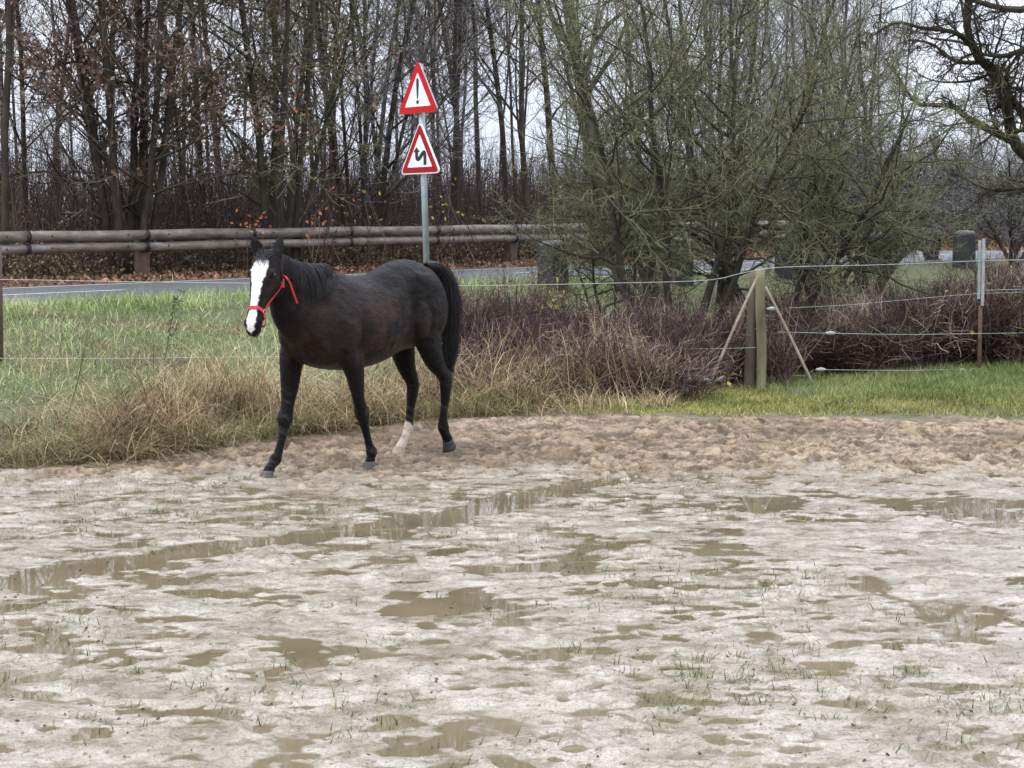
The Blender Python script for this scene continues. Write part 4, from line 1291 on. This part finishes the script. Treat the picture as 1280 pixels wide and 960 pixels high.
# legs: (px,py,v, ra, rb)
def leg(pts, n=40):
    P_ = [loc(a_, b_, v_) for a_, b_, v_, *_ in pts]
    P2 = P_ + [P_[-1] + (P_[-1] - P_[-2]) * .9]
    addl(ell_rings(P2, [p[3] * (1.13 if p[3] < .11 else 1) for p in pts] + [.034], [p[4] * (1.13 if p[3] < .11 else 1) for p in pts] + [.032], n=n, k=20))
    return P_


LFp = [(428, 385, .15, .13, .06), (436, 420, .165, .125, .075), (440, 448, .160, .098, .070), (444.5, 474, .150, .066, .056), (448.5, 500, .145, .043, .040),
       (452.5, 516, .142, .055, .051), (455, 529, .140, .036, .034), (458.5, 544, .138, .027, .025), (462, 558, .136, .031, .028), (464.5, 565, .135, .044, .039), (463.8, 571, .134, .031, .030), (462.5, 577, .133, .036, .034)]
RFp = [(375, 400, -.14, .12, .06), (366, 440, -.155, .105, .070), (363.5, 462, -.155, .085, .064), (362, 485, -.155, .066, .055), (359, 508, -.153, .046, .043),
       (356, 524, -.15, .057, .052), (354.5, 536, -.148, .036, .034), (351.5, 552, -.145, .028, .026), (347.5, 567, -.142, .032, .029), (344.5, 574, -.140, .044, .039), (340, 581, -.138, .031, .030), (336, 588, -.136, .037, .036)]
LHp = [(533, 370, .10, .17, .10), (533, 400, .14, .165, .105), (536, 428, .155, .125, .085), (543, 450, .15, .082, .062), (551, 464, .14, .056, .045), (557, 474, .135, .060, .042),
       (557, 488, .132, .046, .038), (556, 505, .128, .033, .029), (554, 522, .124, .032, .029), (554, 533, .121, .046, .040), (556.5, 542, .12, .036, .033), (559.5, 549, .119, .040, .036)]
RHp = [(505, 380, -.10, .15, .09), (502, 415, -.14, .13, .09), (504, 440, -.15, .105, .075), (509, 461, -.148, .074, .055), (514.5, 475, -.145, .058, .043), (516, 485, -.143, .056, .040),
       (514.5, 498, -.14, .043, .036), (512.5, 516, -.138, .032, .028), (511, 532, -.136, .037, .032), (509.8, 541, -.135, .044, .038), (505.5, 550, -.134, .034, .031), (501.5, 557, -.133, .037, .035)]
LEGS = [leg(p) for p in (LFp, RFp, LHp, RHp)]
# hock points and knee detail
addl(ell_rings([loc(560, 462, .14), loc(563, 470, .137), loc(560.5, 482, .134)], [.012, .022, .012], [.015, .02, .014], n=7, k=12))
addl(ell_rings([loc(517, 468, -.146), loc(520.5, 478, -.144), loc(518, 490, -.142)], [.012, .022, .012], [.015, .02, .014], n=7, k=12))
# muscles: shoulder, triceps, breast, thigh
for sg_ in (-1, 1):
    addl(ell_rings([(.47, sg_ * .13, 1.40), (.58, sg_ * .165, 1.22), (.70, sg_ * .155, 1.06), (.66, sg_ * .14, .93)], [.05, .12, .13, .06], [.04, .065, .075, .05], n=14))
    addl(ell_rings([(.30, sg_ * .19, 1.18), (.42, sg_ * .215, 1.06), (.50, sg_ * .19, .93)], [.04, .12, .06], [.03, .06, .04], n=10))
    addl(ell_rings([(-.38, sg_ * .15, 1.47), (-.53, sg_ * .175, 1.34), (-.60, sg_ * .175, 1.15), (-.60, sg_ * .15, .98)], [.06, .19, .19, .12], [.06, .095, .10, .06], n=14))
    addl(ell_rings([(-.34, sg_ * .2, 1.32), (-.40, sg_ * .225, 1.16), (-.44, sg_ * .20, 1.0)], [.05, .12, .06], [.04, .06, .05], n=10))
    addl(ell_rings([(.78, sg_ * .075, 1.12), (.81, sg_ * .085, 1.03), (.74, sg_ * .08, .90)], [.04, .07, .05], [.04, .07, .05], n=8))
tmp = hb.mesh('horse_raw', [])
to = bpy.data.objects.new('raw', tmp); COL.objects.link(to)
md = to.modifiers.new('r', 'REMESH'); md.mode = 'VOXEL'; md.voxel_size = .0085
ms = to.modifiers.new('s', 'SMOOTH'); ms.factor = .5; ms.iterations = 4
dg = bpy.context.evaluated_depsgraph_get()
hm = bpy.data.meshes.new_from_object(to.evaluated_get(dg)); hm.name = 'horse_body'
bpy.data.objects.remove(to); bpy.data.meshes.remove(tmp)
nv = len(hm.vertices); co_ = np.zeros(nv * 3); hm.vertices.foreach_get('co', co_); co_ = co_.reshape(-1, 3)
no_ = np.zeros(nv * 3); hm.vertices.foreach_get('normal', no_); no_ = no_.reshape(-1, 3)
# soft body relief: ribs, muscle edges, wet tufts
u, v, z = co_[:, 0], co_[:, 1], co_[:, 2]
bodym = sstep(.8, .9, z) * (1 - sstep(.85, .95, u))
ribs = np.sin(u * 62 + z * 10) * np.exp(-((u - .02) / .26) ** 2 - ((z - 1.13) / .18) ** 2) * .0022
d_ = ribs + (.006 * fbm(u * 5 + v * 3, z * 5, 7, 3) + .002 * fbm(u * 22 + v * 9, z * 26, 8, 2)) * bodym
# girth groove behind the elbow, flank hollow, stifle fold
d_ -= .012 * np.exp(-((u - .33 - (1.1 - z) * .12) / .035) ** 2) * np.exp(-((z - 1.0) / .2) ** 2)
d_ -= .020 * np.exp(-((u + .30) / .055) ** 2 - ((z - 1.30) / .13) ** 2) * (np.abs(v) > .1)
d_ -= .010 * np.exp(-((u + .27 + (z - 1.1) * .25) / .03) ** 2) * np.exp(-((z - 1.08) / .16) ** 2)
d_ -= .010 * np.exp(-((u - .72 + (z - 1.2) * .55) / .03) ** 2) * np.exp(-((z - 1.25) / .16) ** 2) * (np.abs(v) > .08)
tend = np.exp(-((z - .32) / .10) ** 2) * .0
co_ += no_ * (d_ * 1.7)[:, None]
no2 = no_
# colours
rel = co_ - POLL
t_ = rel @ AX; f_ = rel @ FN; s_ = rel @ SD; nf = no_ @ FN
nz = fbm(co_[:, 0] * 30 + co_[:, 1] * 21, co_[:, 2] * 34, 5, 3) * .022
wid = np.interp(t_, [.02, .045, .08, .13, .18, .28, .40, .47, .53, .585, .61], [0, .035, .062, .070, .056, .038, .030, .033, .034, .030, .0])
ctr = np.interp(t_, [.05, .2, .4, .6], [-.012, -.016, -.010, .0])
inhead = (t_ > .015) & (t_ < .615) & (nf > .15) & (f_ > -.05)
blaze = inhead * sstep(-.005, .005, wid + nz * np.where(t_ < .25, 1, .4) - np.abs(s_ - ctr))
black = np.stack([.007 + 0 * u, .0058 + 0 * u, .0062 + 0 * u], 1)
brown = np.array([.026, .014, .010])
bf = bodym * sstep(-.15, .35, fbm(u * 2.2 + 5, z * 2.2 + v * 2, 12, 3) + .25 * (z < 1.3)) * .6
bf = np.maximum(bf, .75 * (t_ > .12) * (t_ < .5) * (np.abs(s_) > .05) * sstep(-.1, .3, fbm(t_ * 9, f_ * 9, 4, 2) + .1) * (u > .85))
cl_ = black * (1 - bf[:, None]) + brown * bf[:, None]
grey = .45 * bodym * sstep(.0, .4, fbm(u * 9 + v * 7, z * 14, 19, 3)) * .5 * (1 - .7 * sstep(.35, .7, u))
cl_ = cl_ * (1 - grey[:, None]) + np.array([.036, .032, .033]) * grey[:, None]
hipd = (np.exp(-((u + .42) / .10) ** 2 - ((z - 1.42) / .10) ** 2) + .7 * np.exp(-((u + .36) / .05) ** 2 - ((z - 1.2) / .2) ** 2))[:, None] * (v > 0)[:, None] * .8
cl_ = cl_ * (1 - np.clip(hipd, 0, 1)) + np.array([.005, .004, .004]) * np.clip(hipd, 0, 1)
fl_ = (np.exp(-((u - .02) / .34) ** 2 - ((z - 1.08) / .26) ** 2) * sstep(-.3, .3, fbm(u * 7 + v * 3, z * 9, 55, 3)))[:, None] * .85
cl_ = cl_ * (1 - fl_) + np.array([.050, .027, .019]) * fl_
leg_low = 1 - sstep(.45, .75, z)
mudsp = leg_low * sstep(.1, .45, fbm(u * 40 + v * 33, z * 30 + v * 20, 22, 3)) * .4
cl_ = cl_ * (1 - mudsp[:, None]) + np.array([.07, .058, .05]) * mudsp[:, None]
# pink muzzle and white blaze
mz = inhead * sstep(.50, .54, t_) * .5
wcol = np.array([.80, .80, .80]) * (1 - mz[:, None]) + np.array([.66, .52, .49]) * mz[:, None]
gsp = (sstep(.18, .3, fbm(s_ * 60, t_ * 50, 31, 2)) * (t_ > .08) * (t_ < .2) * .45)[:, None]
wcol = wcol * (1 - gsp) + np.array([.45, .45, .47]) * gsp
cl_ = cl_ * (1 - blaze[:, None]) + wcol * blaze[:, None]
# nostrils
for sg_ in (-1, 1):
    c_ = hp(.533, .012, sg_ * .052); dd = np.linalg.norm((co_ - c_) * [1, 1, .8], axis=1)
    k_ = (1 - sstep(.012, .020, dd))[:, None]; cl_ = cl_ * (1 - k_) + np.array([.006, .005, .005]) * k_
    co_ -= no_ * .010 * k_
# lower lip lighter
k_ = (sstep(.56, .6, t_) * (f_ < -.04) * (u > .9) * (t_ < .66) * .6)[:, None]; cl_ = cl_ * (1 - k_) + np.array([.35, .28, .24]) * k_
# white sock of the right hind leg
RHj = LEGS[3]; fet = RHj[9]
near = (np.abs(u - fet[0]) < .22) & (v < -.03) & (u < .1)
top = fet[2] + .07 + .09 * (v + .135 > .0) * 0 + .05 * fbm(u * 20, z * 5 + v * 30, 6, 2)
front = (u - (fet[0] + (z - fet[2]) * .1))
sock = near * (1 - sstep(-.01, .02, z - top - 1.2 * np.clip(front + .0, -.03, .06)))
sc_ = np.array([.62, .50, .42]) * (1 - .35 * sstep(.0, .4, fbm(u * 25, z * 25, 9, 3)))[:, None]
cl_ = cl_ * (1 - sock[:, None]) + sc_ * sock[:, None]
hm.vertices.foreach_set('co', co_.astype(np.float32).ravel())
at_ = hm.attributes.new('coat', 'FLOAT_COLOR', 'POINT')
at_.data.foreach_set('color', np.column_stack([cl_, np.ones(nv)]).astype(np.float32).ravel())
wa = hm.attributes.new('white', 'FLOAT', 'POINT'); wa.data.foreach_set('value', np.maximum(blaze, sock).astype(np.float32))
hm.polygons.foreach_set('use_smooth', np.ones(len(hm.polygons), bool)); hm.update()

cm_, nt, b = newmat('horse_coat')
a_ = N(nt, 'ShaderNodeAttribute'); a_.attribute_name = 'coat'
fine = ramp(nt, noise(nt, 60, 5, .7, coords(nt, 'Object', (.5, .5, 1))), [(.3, (.72, .72, .72)), (.7, (1.25, 1.25, 1.25))])
nt.links.new(mixc(nt, 1.0, a_.outputs['Color'], fine, 'MULTIPLY'), b.inputs['Base Color'])
rr = ramp(nt, noise(nt, 14, 5, .6, coords(nt)), [(.3, (.20, .20, .20)), (.7, (.38, .38, .38))])
wv = N(nt, 'ShaderNodeAttribute'); wv.attribute_name = 'white'
nt.links.new(mixc(nt, wv.outputs['Fac'], rr, (.75, .75, .75)), b.inputs['Roughness'])
b.inputs['Specular IOR Level'].default_value = .085
b.inputs['Sheen Weight'].default_value = .045; b.inputs['Sheen Roughness'].default_value = .4
hh = N(nt, 'ShaderNodeMath', operation='MULTIPLY_ADD')
nt.links.new(noise(nt, 150, 4, .7, coords(nt, 'Object', (.35, .35, 1))), hh.inputs[0]); hh.inputs[1].default_value = .35
nt.links.new(noise(nt, 26, 5, .65, coords(nt, 'Object', (.6, .6, 1)), .6), hh.inputs[2])
bump(nt, b, hh.outputs[0], 1.0, .016)
hm.materials.clear(); hm.materials.append(cm_)

horse = empty('horse', tuple(HO), HR, 'black horse with a white blaze and red halter walking on the sandy track', 'horse')
body = obj('body', hm, horse)
M['hair'] = simple('black_hair', [(.3, (.006, .005, .005)), (.7, (.016, .013, .013))], 20, .5, vscale=(1, 1, .2))
M['eye'] = simple('dark_eye', [(.3, (.006, .004, .003)), (.7, (.012, .008, .006))], 5, .06)
M['hoof'] = simple('grey_hoof', [(.3, (.045, .040, .036)), (.6, (.09, .082, .075)), (.8, (.16, .145, .13))], 26, .6, vscale=(1, 1, .3), bs=.4, bd=.004)
M['hoof_pale'] = simple('pale_hoof', [(.3, (.30, .22, .16)), (.7, (.46, .35, .27))], 26, .65, vscale=(1, 1, .3), bs=.4, bd=.004)
M['hoof_black'] = simple('black_hoof', [(.3, (.02, .018, .018)), (.7, (.06, .055, .05))], 26, .6, bs=.4, bd=.004)
# eyes
for sg_ in (-1, 1):
    c_ = hp(.158, .020, sg_ * .090)
    rg = []
    for lat in np.linspace(-1.4, 1.4, 9):
        th = np.arange(16) * 2 * PI / 16
        rg.append(c_ + SD * sg_ * math.sin(lat) * .018 + np.outer(np.cos(th) * math.cos(lat) * .021, AX) + np.outer(np.sin(th) * math.cos(lat) * .017, FN))
    V, F, T = loft(rg); MB().add(V, F, T).build('eye', M['eye'], body)
# hooves: coronet centre, direction of pastern, ground contact
def hoof(name, cpt, toe, sole_n, mat, label, hgt=.075):
    """cpt coronet centre (local), toe = forward unit, sole_n = unit normal of the sole pointing up"""
    up_ = np.asarray(sole_n, float); up_ /= np.linalg.norm(up_)
    fw = np.asarray(toe, float); fw = fw - (fw @ up_) * up_; fw /= np.linalg.norm(fw); sd = np.cross(up_, fw)
    rg = []
    for k_, a_, w_, fo in ((1.12, .034, .032, -.006), (1.02, .044, .041, -.002), (.96, .049, .046, 0), (.85, .050, .047, .003), (.4, .058, .054, .014), (.05, .064, .060, .024), (0, .061, .057, .024)):
        th = np.arange(22) * 2 * PI / 22
        x_ = np.cos(th); x_ = np.where(x_ < 0, x_ * .82, x_)
        rg.append(cpt - up_ * hgt * (1 - k_) + fw * fo + np.outer(x_ * a_, fw) + np.outer(np.sin(th) * w_, sd))
    V, F, T = loft(rg[::-1]); o_ = MB().add(V, F, T).build('hoof', mat, body); o_['label'] = label
    return o_
print('HOOFZ', [tuple(np.round(l[-1], 3)) for l in LEGS])
U1 = np.array([1.0, 0, 0]); 
def gz(p): 
    w_ = HO + HD * p[0] + HL * p[1]; return float(base_z(w_[0], w_[1]))
print('GND', [round(gz(l[-1]), 3) for l in LEGS])
hoof('hoof', LEGS[0][-1] + [.005, 0, -.002], U1, (0, 0, 1), M['hoof'], 'grey front hoof planted behind the leading one')
hoof('hoof', LEGS[1][-1] + [.012, 0, -.004], (1, .1, 0), (-.05, 0, 1), M['hoof'], 'grey leading front hoof', .08)
hoof('hoof', LEGS[2][-1] + [.0, 0, -.006], (.7, 0, -.7), (.62, 0, .78), M['hoof_black'], 'black hind hoof tipped up on its toe', .075)
hoof('hoof', LEGS[3][-1] + [.012, 0, -.004], U1, (-.05, 0, 1), M['hoof_pale'], 'pale hind hoof below the white sock', .07)

# tail
pr = np.random.default_rng(91)
tl = smooth_path([loc(534, 331, 0), loc(546, 334, .02), loc(557, 346, .05), loc(564, 372, .08), loc(564, 405, .09), loc(562, 435, .09), loc(561, 466, .09)], 16)
B_ = 1300; n_ = 16
off = pr.normal(size=(B_, 3)) * [.5, 1, .3]; off /= np.maximum(1, np.linalg.norm(off, axis=1, keepdims=True) / 1.5)
prof = np.interp(np.linspace(0, 1, n_), [0, .12, .35, .6, .85, 1], [.018, .030, .042, .045, .037, .018])
P_ = tl[None] + off[:, None] * prof[None, :, None]
P_ += np.cumsum(pr.normal(size=(B_, n_, 3)) * .004, axis=1)
# hairs of different length
endf = .62 + .42 * pr.random(B_) ** .6
ti = np.linspace(0, 1, n_)[None] * np.minimum(endf, 1)[:, None] * (n_ - 1)
i0 = np.clip(ti.astype(int), 0, n_ - 2); fr = (ti - i0)[..., None]; bi = np.arange(B_)[:, None]
P_ = P_[bi, i0] * (1 - fr) + P_[bi, i0 + 1] * fr
R_ = np.tile(np.linspace(.0026, .0009, n_), (B_, 1))
V, F = tubes(P_, R_, 4); tm_ = MB().add(V, F)
V, F, T = cap_tube(tl[:9], [.034, .040, .040, .037, .034, .030, .024, .018, .008], 12); tm_.add(V, F, T)
tm_.build('tail', M['hair'], body)
# mane: falls over the left side
B_ = 2400; n_ = 9
crest = smooth_path([POLL + [-.03, 0, .045], (POLL[0] - .19, .015, 1.635), (.86, .0, 1.60), (.68, 0, 1.575), (.54, 0, 1.572), (.46, 0, 1.56)], 60)
tt = pr.random(B_); ci = (tt * 59).astype(int); root = crest[ci] + pr.normal(size=(B_, 3)) * [.012, .010, .006]
Lm = np.interp(tt, [0, .15, .45, .75, 1], [.16, .22, .25, .19, .07]) * (.7 + .5 * pr.random(B_)) * (1 + .25 * np.sin(tt * 40))
d0 = np.array([0, .8, .08]) + pr.normal(size=(B_, 3)) * [.16, .1, .1]
P_ = np.zeros((B_, n_, 3)); P_[:, 0] = root; d0 /= np.linalg.norm(d0, axis=1, keepdims=True)
for i in range(1, n_):
    d0 = d0 + np.array([-.05, -.02, -.42]); d0[:, 1] = np.maximum(d0[:, 1], .05); d0 /= np.linalg.norm(d0, axis=1, keepdims=True)
    P_[:, i] = P_[:, i - 1] + d0 * (Lm / (n_ - 1))[:, None]
# keep the hair outside the neck
ncs = smooth_path(np.array(nk), 40); nr = smooth_path(np.array([[.18, 0], [.150, 0], [.115, 0], [.095, 0], [.085, 0], [.07, 0]]), 40)[:, 0]
fl = P_.reshape(-1, 3); k_ = np.argmin(((fl[:, None, [0, 2]] - ncs[None][:, :, [0, 2]]) ** 2 * [2, .2]).sum(2), axis=1)
hz = fl[:, 2] - ncs[k_, 2]
wmin = ncs[k_, 1] + nr[k_] * np.sqrt(np.clip(1 - (hz / (nr[k_] * 1.8)) ** 2, .05, 1)) + .001 + np.repeat(.006 * pr.random(B_), n_)
low_ = fl[:, 2] < np.interp(fl[:, 0], [.4, .7, 1.1], [1.54, 1.55, 1.61])
fl[:, 1] = np.where(low_ & (fl[:, 0] > .4), np.maximum(fl[:, 1], wmin), fl[:, 1])
P_ = fl.reshape(P_.shape)
R_ = np.tile(np.linspace(.0022, .0008, n_), (B_, 1))
V, F = tubes(P_, R_, 4); mm_ = MB().add(V, F)
mm_.build('mane', M['hair'], body)
# forelock
B_ = 90; P_ = np.zeros((B_, 7, 3)); P_[:, 0] = hp(-.035, -.01, 0) + np.outer(pr.normal(size=B_) * .028, SD) + pr.normal(size=(B_, 3)) * .006
tgt = np.array([hp(.05, .075, 0)]) + np.outer(pr.normal(size=B_) * .035, SD) + np.outer(pr.normal(size=B_) * .028, AX)
for i in range(1, 7):
    f_ = i / 6; P_[:, i] = P_[:, 0] * (1 - f_) + tgt * f_ + FN * .035 * math.sin(f_ * PI)
V, F = tubes(P_, np.tile(np.linspace(.0035, .001, 7), (B_, 1)), 4); MB().add(V, F).build('forelock', M['hair'], body)

# halter
M['halter'] = simple('red_webbing', [(.3, (.36, .010, .018)), (.7, (.55, .03, .04))], 60, .7, bs=.5, bscale=200, bd=.002)
M['brass'] = simple('dull_metal', [(.3, (.25, .20, .14)), (.7, (.45, .38, .28))], 30, .4, metal=.8)


def strap(pts, w_, th_, nrm, n=24, mat=None, name='strap', parent=None):
    """flat band along pts; nrm(point)->outward normal"""
    P_ = smooth_path(pts, n); T_ = np.gradient(P_, axis=0); T_ /= np.linalg.norm(T_, axis=1, keepdims=True); rg = []
    for p_, t_ in zip(P_, T_):
        n0 = nrm(p_); n0 = n0 - (n0 @ t_) * t_; n0 /= np.linalg.norm(n0); s0 = np.cross(t_, n0)
        rg.append(np.array([p_ - s0 * w_ / 2, p_ + s0 * w_ / 2, p_ + s0 * w_ / 2 + n0 * th_, p_ - s0 * w_ / 2 + n0 * th_]))
    V, F, T = loft(rg); return MB().add(V, F, T).build(name, mat or M['halter'], parent, smooth=False)


def headn(p_):
    r_ = p_ - POLL; t0 = r_ @ AX; c_ = POLL + AX * t0 + FN * -.03; d0 = p_ - c_; return d0 / np.linalg.norm(d0)


def ringp(t0, ang_, ex=.006, tf=0):
    """point on the head section at t0; ang 0 = left side, 90 = front"""
    f0 = np.interp(t0, hdp[:, 0], hdp[:, 1]); b0 = np.interp(t0, hdp[:, 0], hdp[:, 2]); w0 = np.interp(t0, hdp[:, 0], hdp[:, 3])
    cz = (f0 + b0) / 2 + .25 * (f0 - b0) * .5; c_, s_ = math.cos(ang_), math.sin(ang_)
    ff = cz + (f0 - cz) * s_ if s_ > 0 else cz + (cz - b0) * s_
    e = .72 if s_ > 0 else 1.15
    q_ = POLL + AX * t0 + FN * ff + SD * (w0 * np.sign(c_) * abs(c_) ** e)
    n0 = headn(q_); return q_ + n0 * ex


ha_ = empty('halter', (0, 0, 0), 0); ha_.parent = body; ha_['label'] = 'red webbing halter'
nb_ = [ringp(.425 + (.02 * (1 - math.sin(a_)) if math.sin(a_) < .9 else 0), a_, .005) for a_ in np.linspace(0, 2 * PI, 25)]
strap(nb_, .024, .004, headn, 60, name='noseband', parent=ha_)
for sg_, lab in ((0, 'l'), (PI, 'r')):
    A_ = lambda t0, a_: ringp(t0, (a_ if sg_ == 0 else PI - a_), .006)
    strap([A_(.435, -.05), A_(.36, -.12), A_(.28, -.25), A_(.20, -.35), A_(.14, -.40)], .020, .004, headn, 24, name='cheek_strap', parent=ha_)
    sg2 = 1 if sg_ == 0 else -1
    strap([A_(.14, -.40), A_(.07, -.25), hp(.015, -.06, sg2 * .098), hp(-.02, -.085, sg2 * .082), hp(-.045, -.075, sg2 * .04), hp(-.05, -.07, 0)], .020, .004, headn, 24, name='crown_strap', parent=ha_)
    strap([A_(.14, -.40), A_(.17, -.75), A_(.19, -1.1), A_(.20, -1.5)], .018, .004, headn, 16, name='throat_strap', parent=ha_)
    for t0, a0 in ((.435, -.05), (.14, -.40)):
        c_ = A_(t0, a0) + headn(A_(t0, a0)) * .005; n0 = headn(c_); e1 = AX - (AX @ n0) * n0; e1 /= np.linalg.norm(e1); e2 = np.cross(n0, e1)
        rp = [c_ + e1 * .018 * math.cos(q_) + e2 * .018 * math.sin(q_) for q_ in np.linspace(0, 2 * PI, 17)]
        V, F = tubes(np.array(rp)[None], np.full((1, 17), .0035), 6); MB().add(V, F).build('ring', M['brass'], ha_)
# chin strap hanging below the jaw
cs = [ringp(.455, -.1, .006), ringp(.50, -.45, .022), ringp(.50, -1.2, .035), ringp(.50, -PI / 2, .035), ringp(.50, -PI + 1.2, .035), ringp(.50, -PI + .45, .022), ringp(.455, -PI + .1, .006)]
strap(cs, .018, .004, headn, 30, name='chin_strap', parent=ha_)
# loose strap end hanging from the cheek buckle
lw = [loc(354, 341, .20), loc(358, 347, .215), loc(362.5, 354, .225), loc(366, 364, .225), loc(371.5, 379, .225)]
lw[0] = ringp(.10, -.3, .012)
strap(lw, .014, .003, lambda p_: np.array([.4, .9, .1]), 20, name='loose_strap', parent=ha_)
bk = loc(356, 352, .19); bk = ringp(.165, -.38, .012)
V, F = box(bk, (.030, .012, .045)); MB().add(V, F).build('buckle', M['halter'], ha_, smooth=False)
# ------------------------------------------------------------------ light, sky, camera
w = bpy.data.worlds.new('World'); scn.world = w; w.use_nodes = True
nt = w.node_tree; bg = nt.nodes['Background']
SUN_EL, SUN_AZ = math.radians(58), math.radians(235)
sky = N(nt, 'ShaderNodeTexSky', sky_type='NISHITA'); sky.sun_disc = False
sky.sun_elevation = SUN_EL; sky.sun_rotation = SUN_AZ; sky.air_density = 1.0; sky.dust_density = 3.0
cl = ramp(nt, noise(nt, 2.2, 5, .55, coords(nt, 'Generated', (1, 1, 3))), [(.3, (8.0, 8.9, 10.8)), (.7, (10.8, 11.3, 12.2))])
# an overcast sky is brighter towards the zenith
sx = N(nt, 'ShaderNodeSeparateXYZ'); nt.links.new(coords(nt, 'Generated'), sx.inputs[0])
gr_ = N(nt, 'ShaderNodeMath', operation='MULTIPLY_ADD'); nt.links.new(sx.outputs[2], gr_.inputs[0]); gr_.inputs[1].default_value = 1.25; gr_.inputs[2].default_value = .80
cl = mixc(nt, 1.0, cl, gr_.outputs[0], 'MULTIPLY')
c = mixc(nt, .86, sky.outputs[0], cl)
nt.links.new(c, bg.inputs[0]); bg.inputs[1].default_value = .105
sl = bpy.data.lights.new('sun', 'SUN'); sl.energy = .9; sl.angle = math.radians(18); sl.color = (1, .97, .93)
so = bpy.data.objects.new('sun', sl); COL.objects.link(so)
dv = Vector((math.sin(SUN_AZ) * math.cos(SUN_EL), math.cos(SUN_AZ) * math.cos(SUN_EL), math.sin(SUN_EL)))
so.rotation_euler = dv.to_track_quat('Z', 'Y').to_euler()
cam = bpy.data.cameras.new('camera'); co = bpy.data.objects.new('camera', cam); COL.objects.link(co)
cam.sensor_width = 36; cam.lens = 36 * FPX / 1280; cam.clip_start = .1; cam.clip_end = 2000
co.location = tuple(CAM); co.rotation_euler = (PI / 2 - TH, 0, 0)
scn.camera = co
scn.view_settings.view_transform = 'Standard'; scn.view_settings.look = 'None'; scn.view_settings.gamma = 1
scn.view_settings.exposure = 0.42
scn.cycles.max_bounces = 6; scn.cycles.diffuse_bounces = 3; scn.cycles.glossy_bounces = 3; scn.cycles.transmission_bounces = 2
scn.cycles.caustics_reflective = False; scn.cycles.caustics_refractive = False
scn.cycles.use_denoising = True
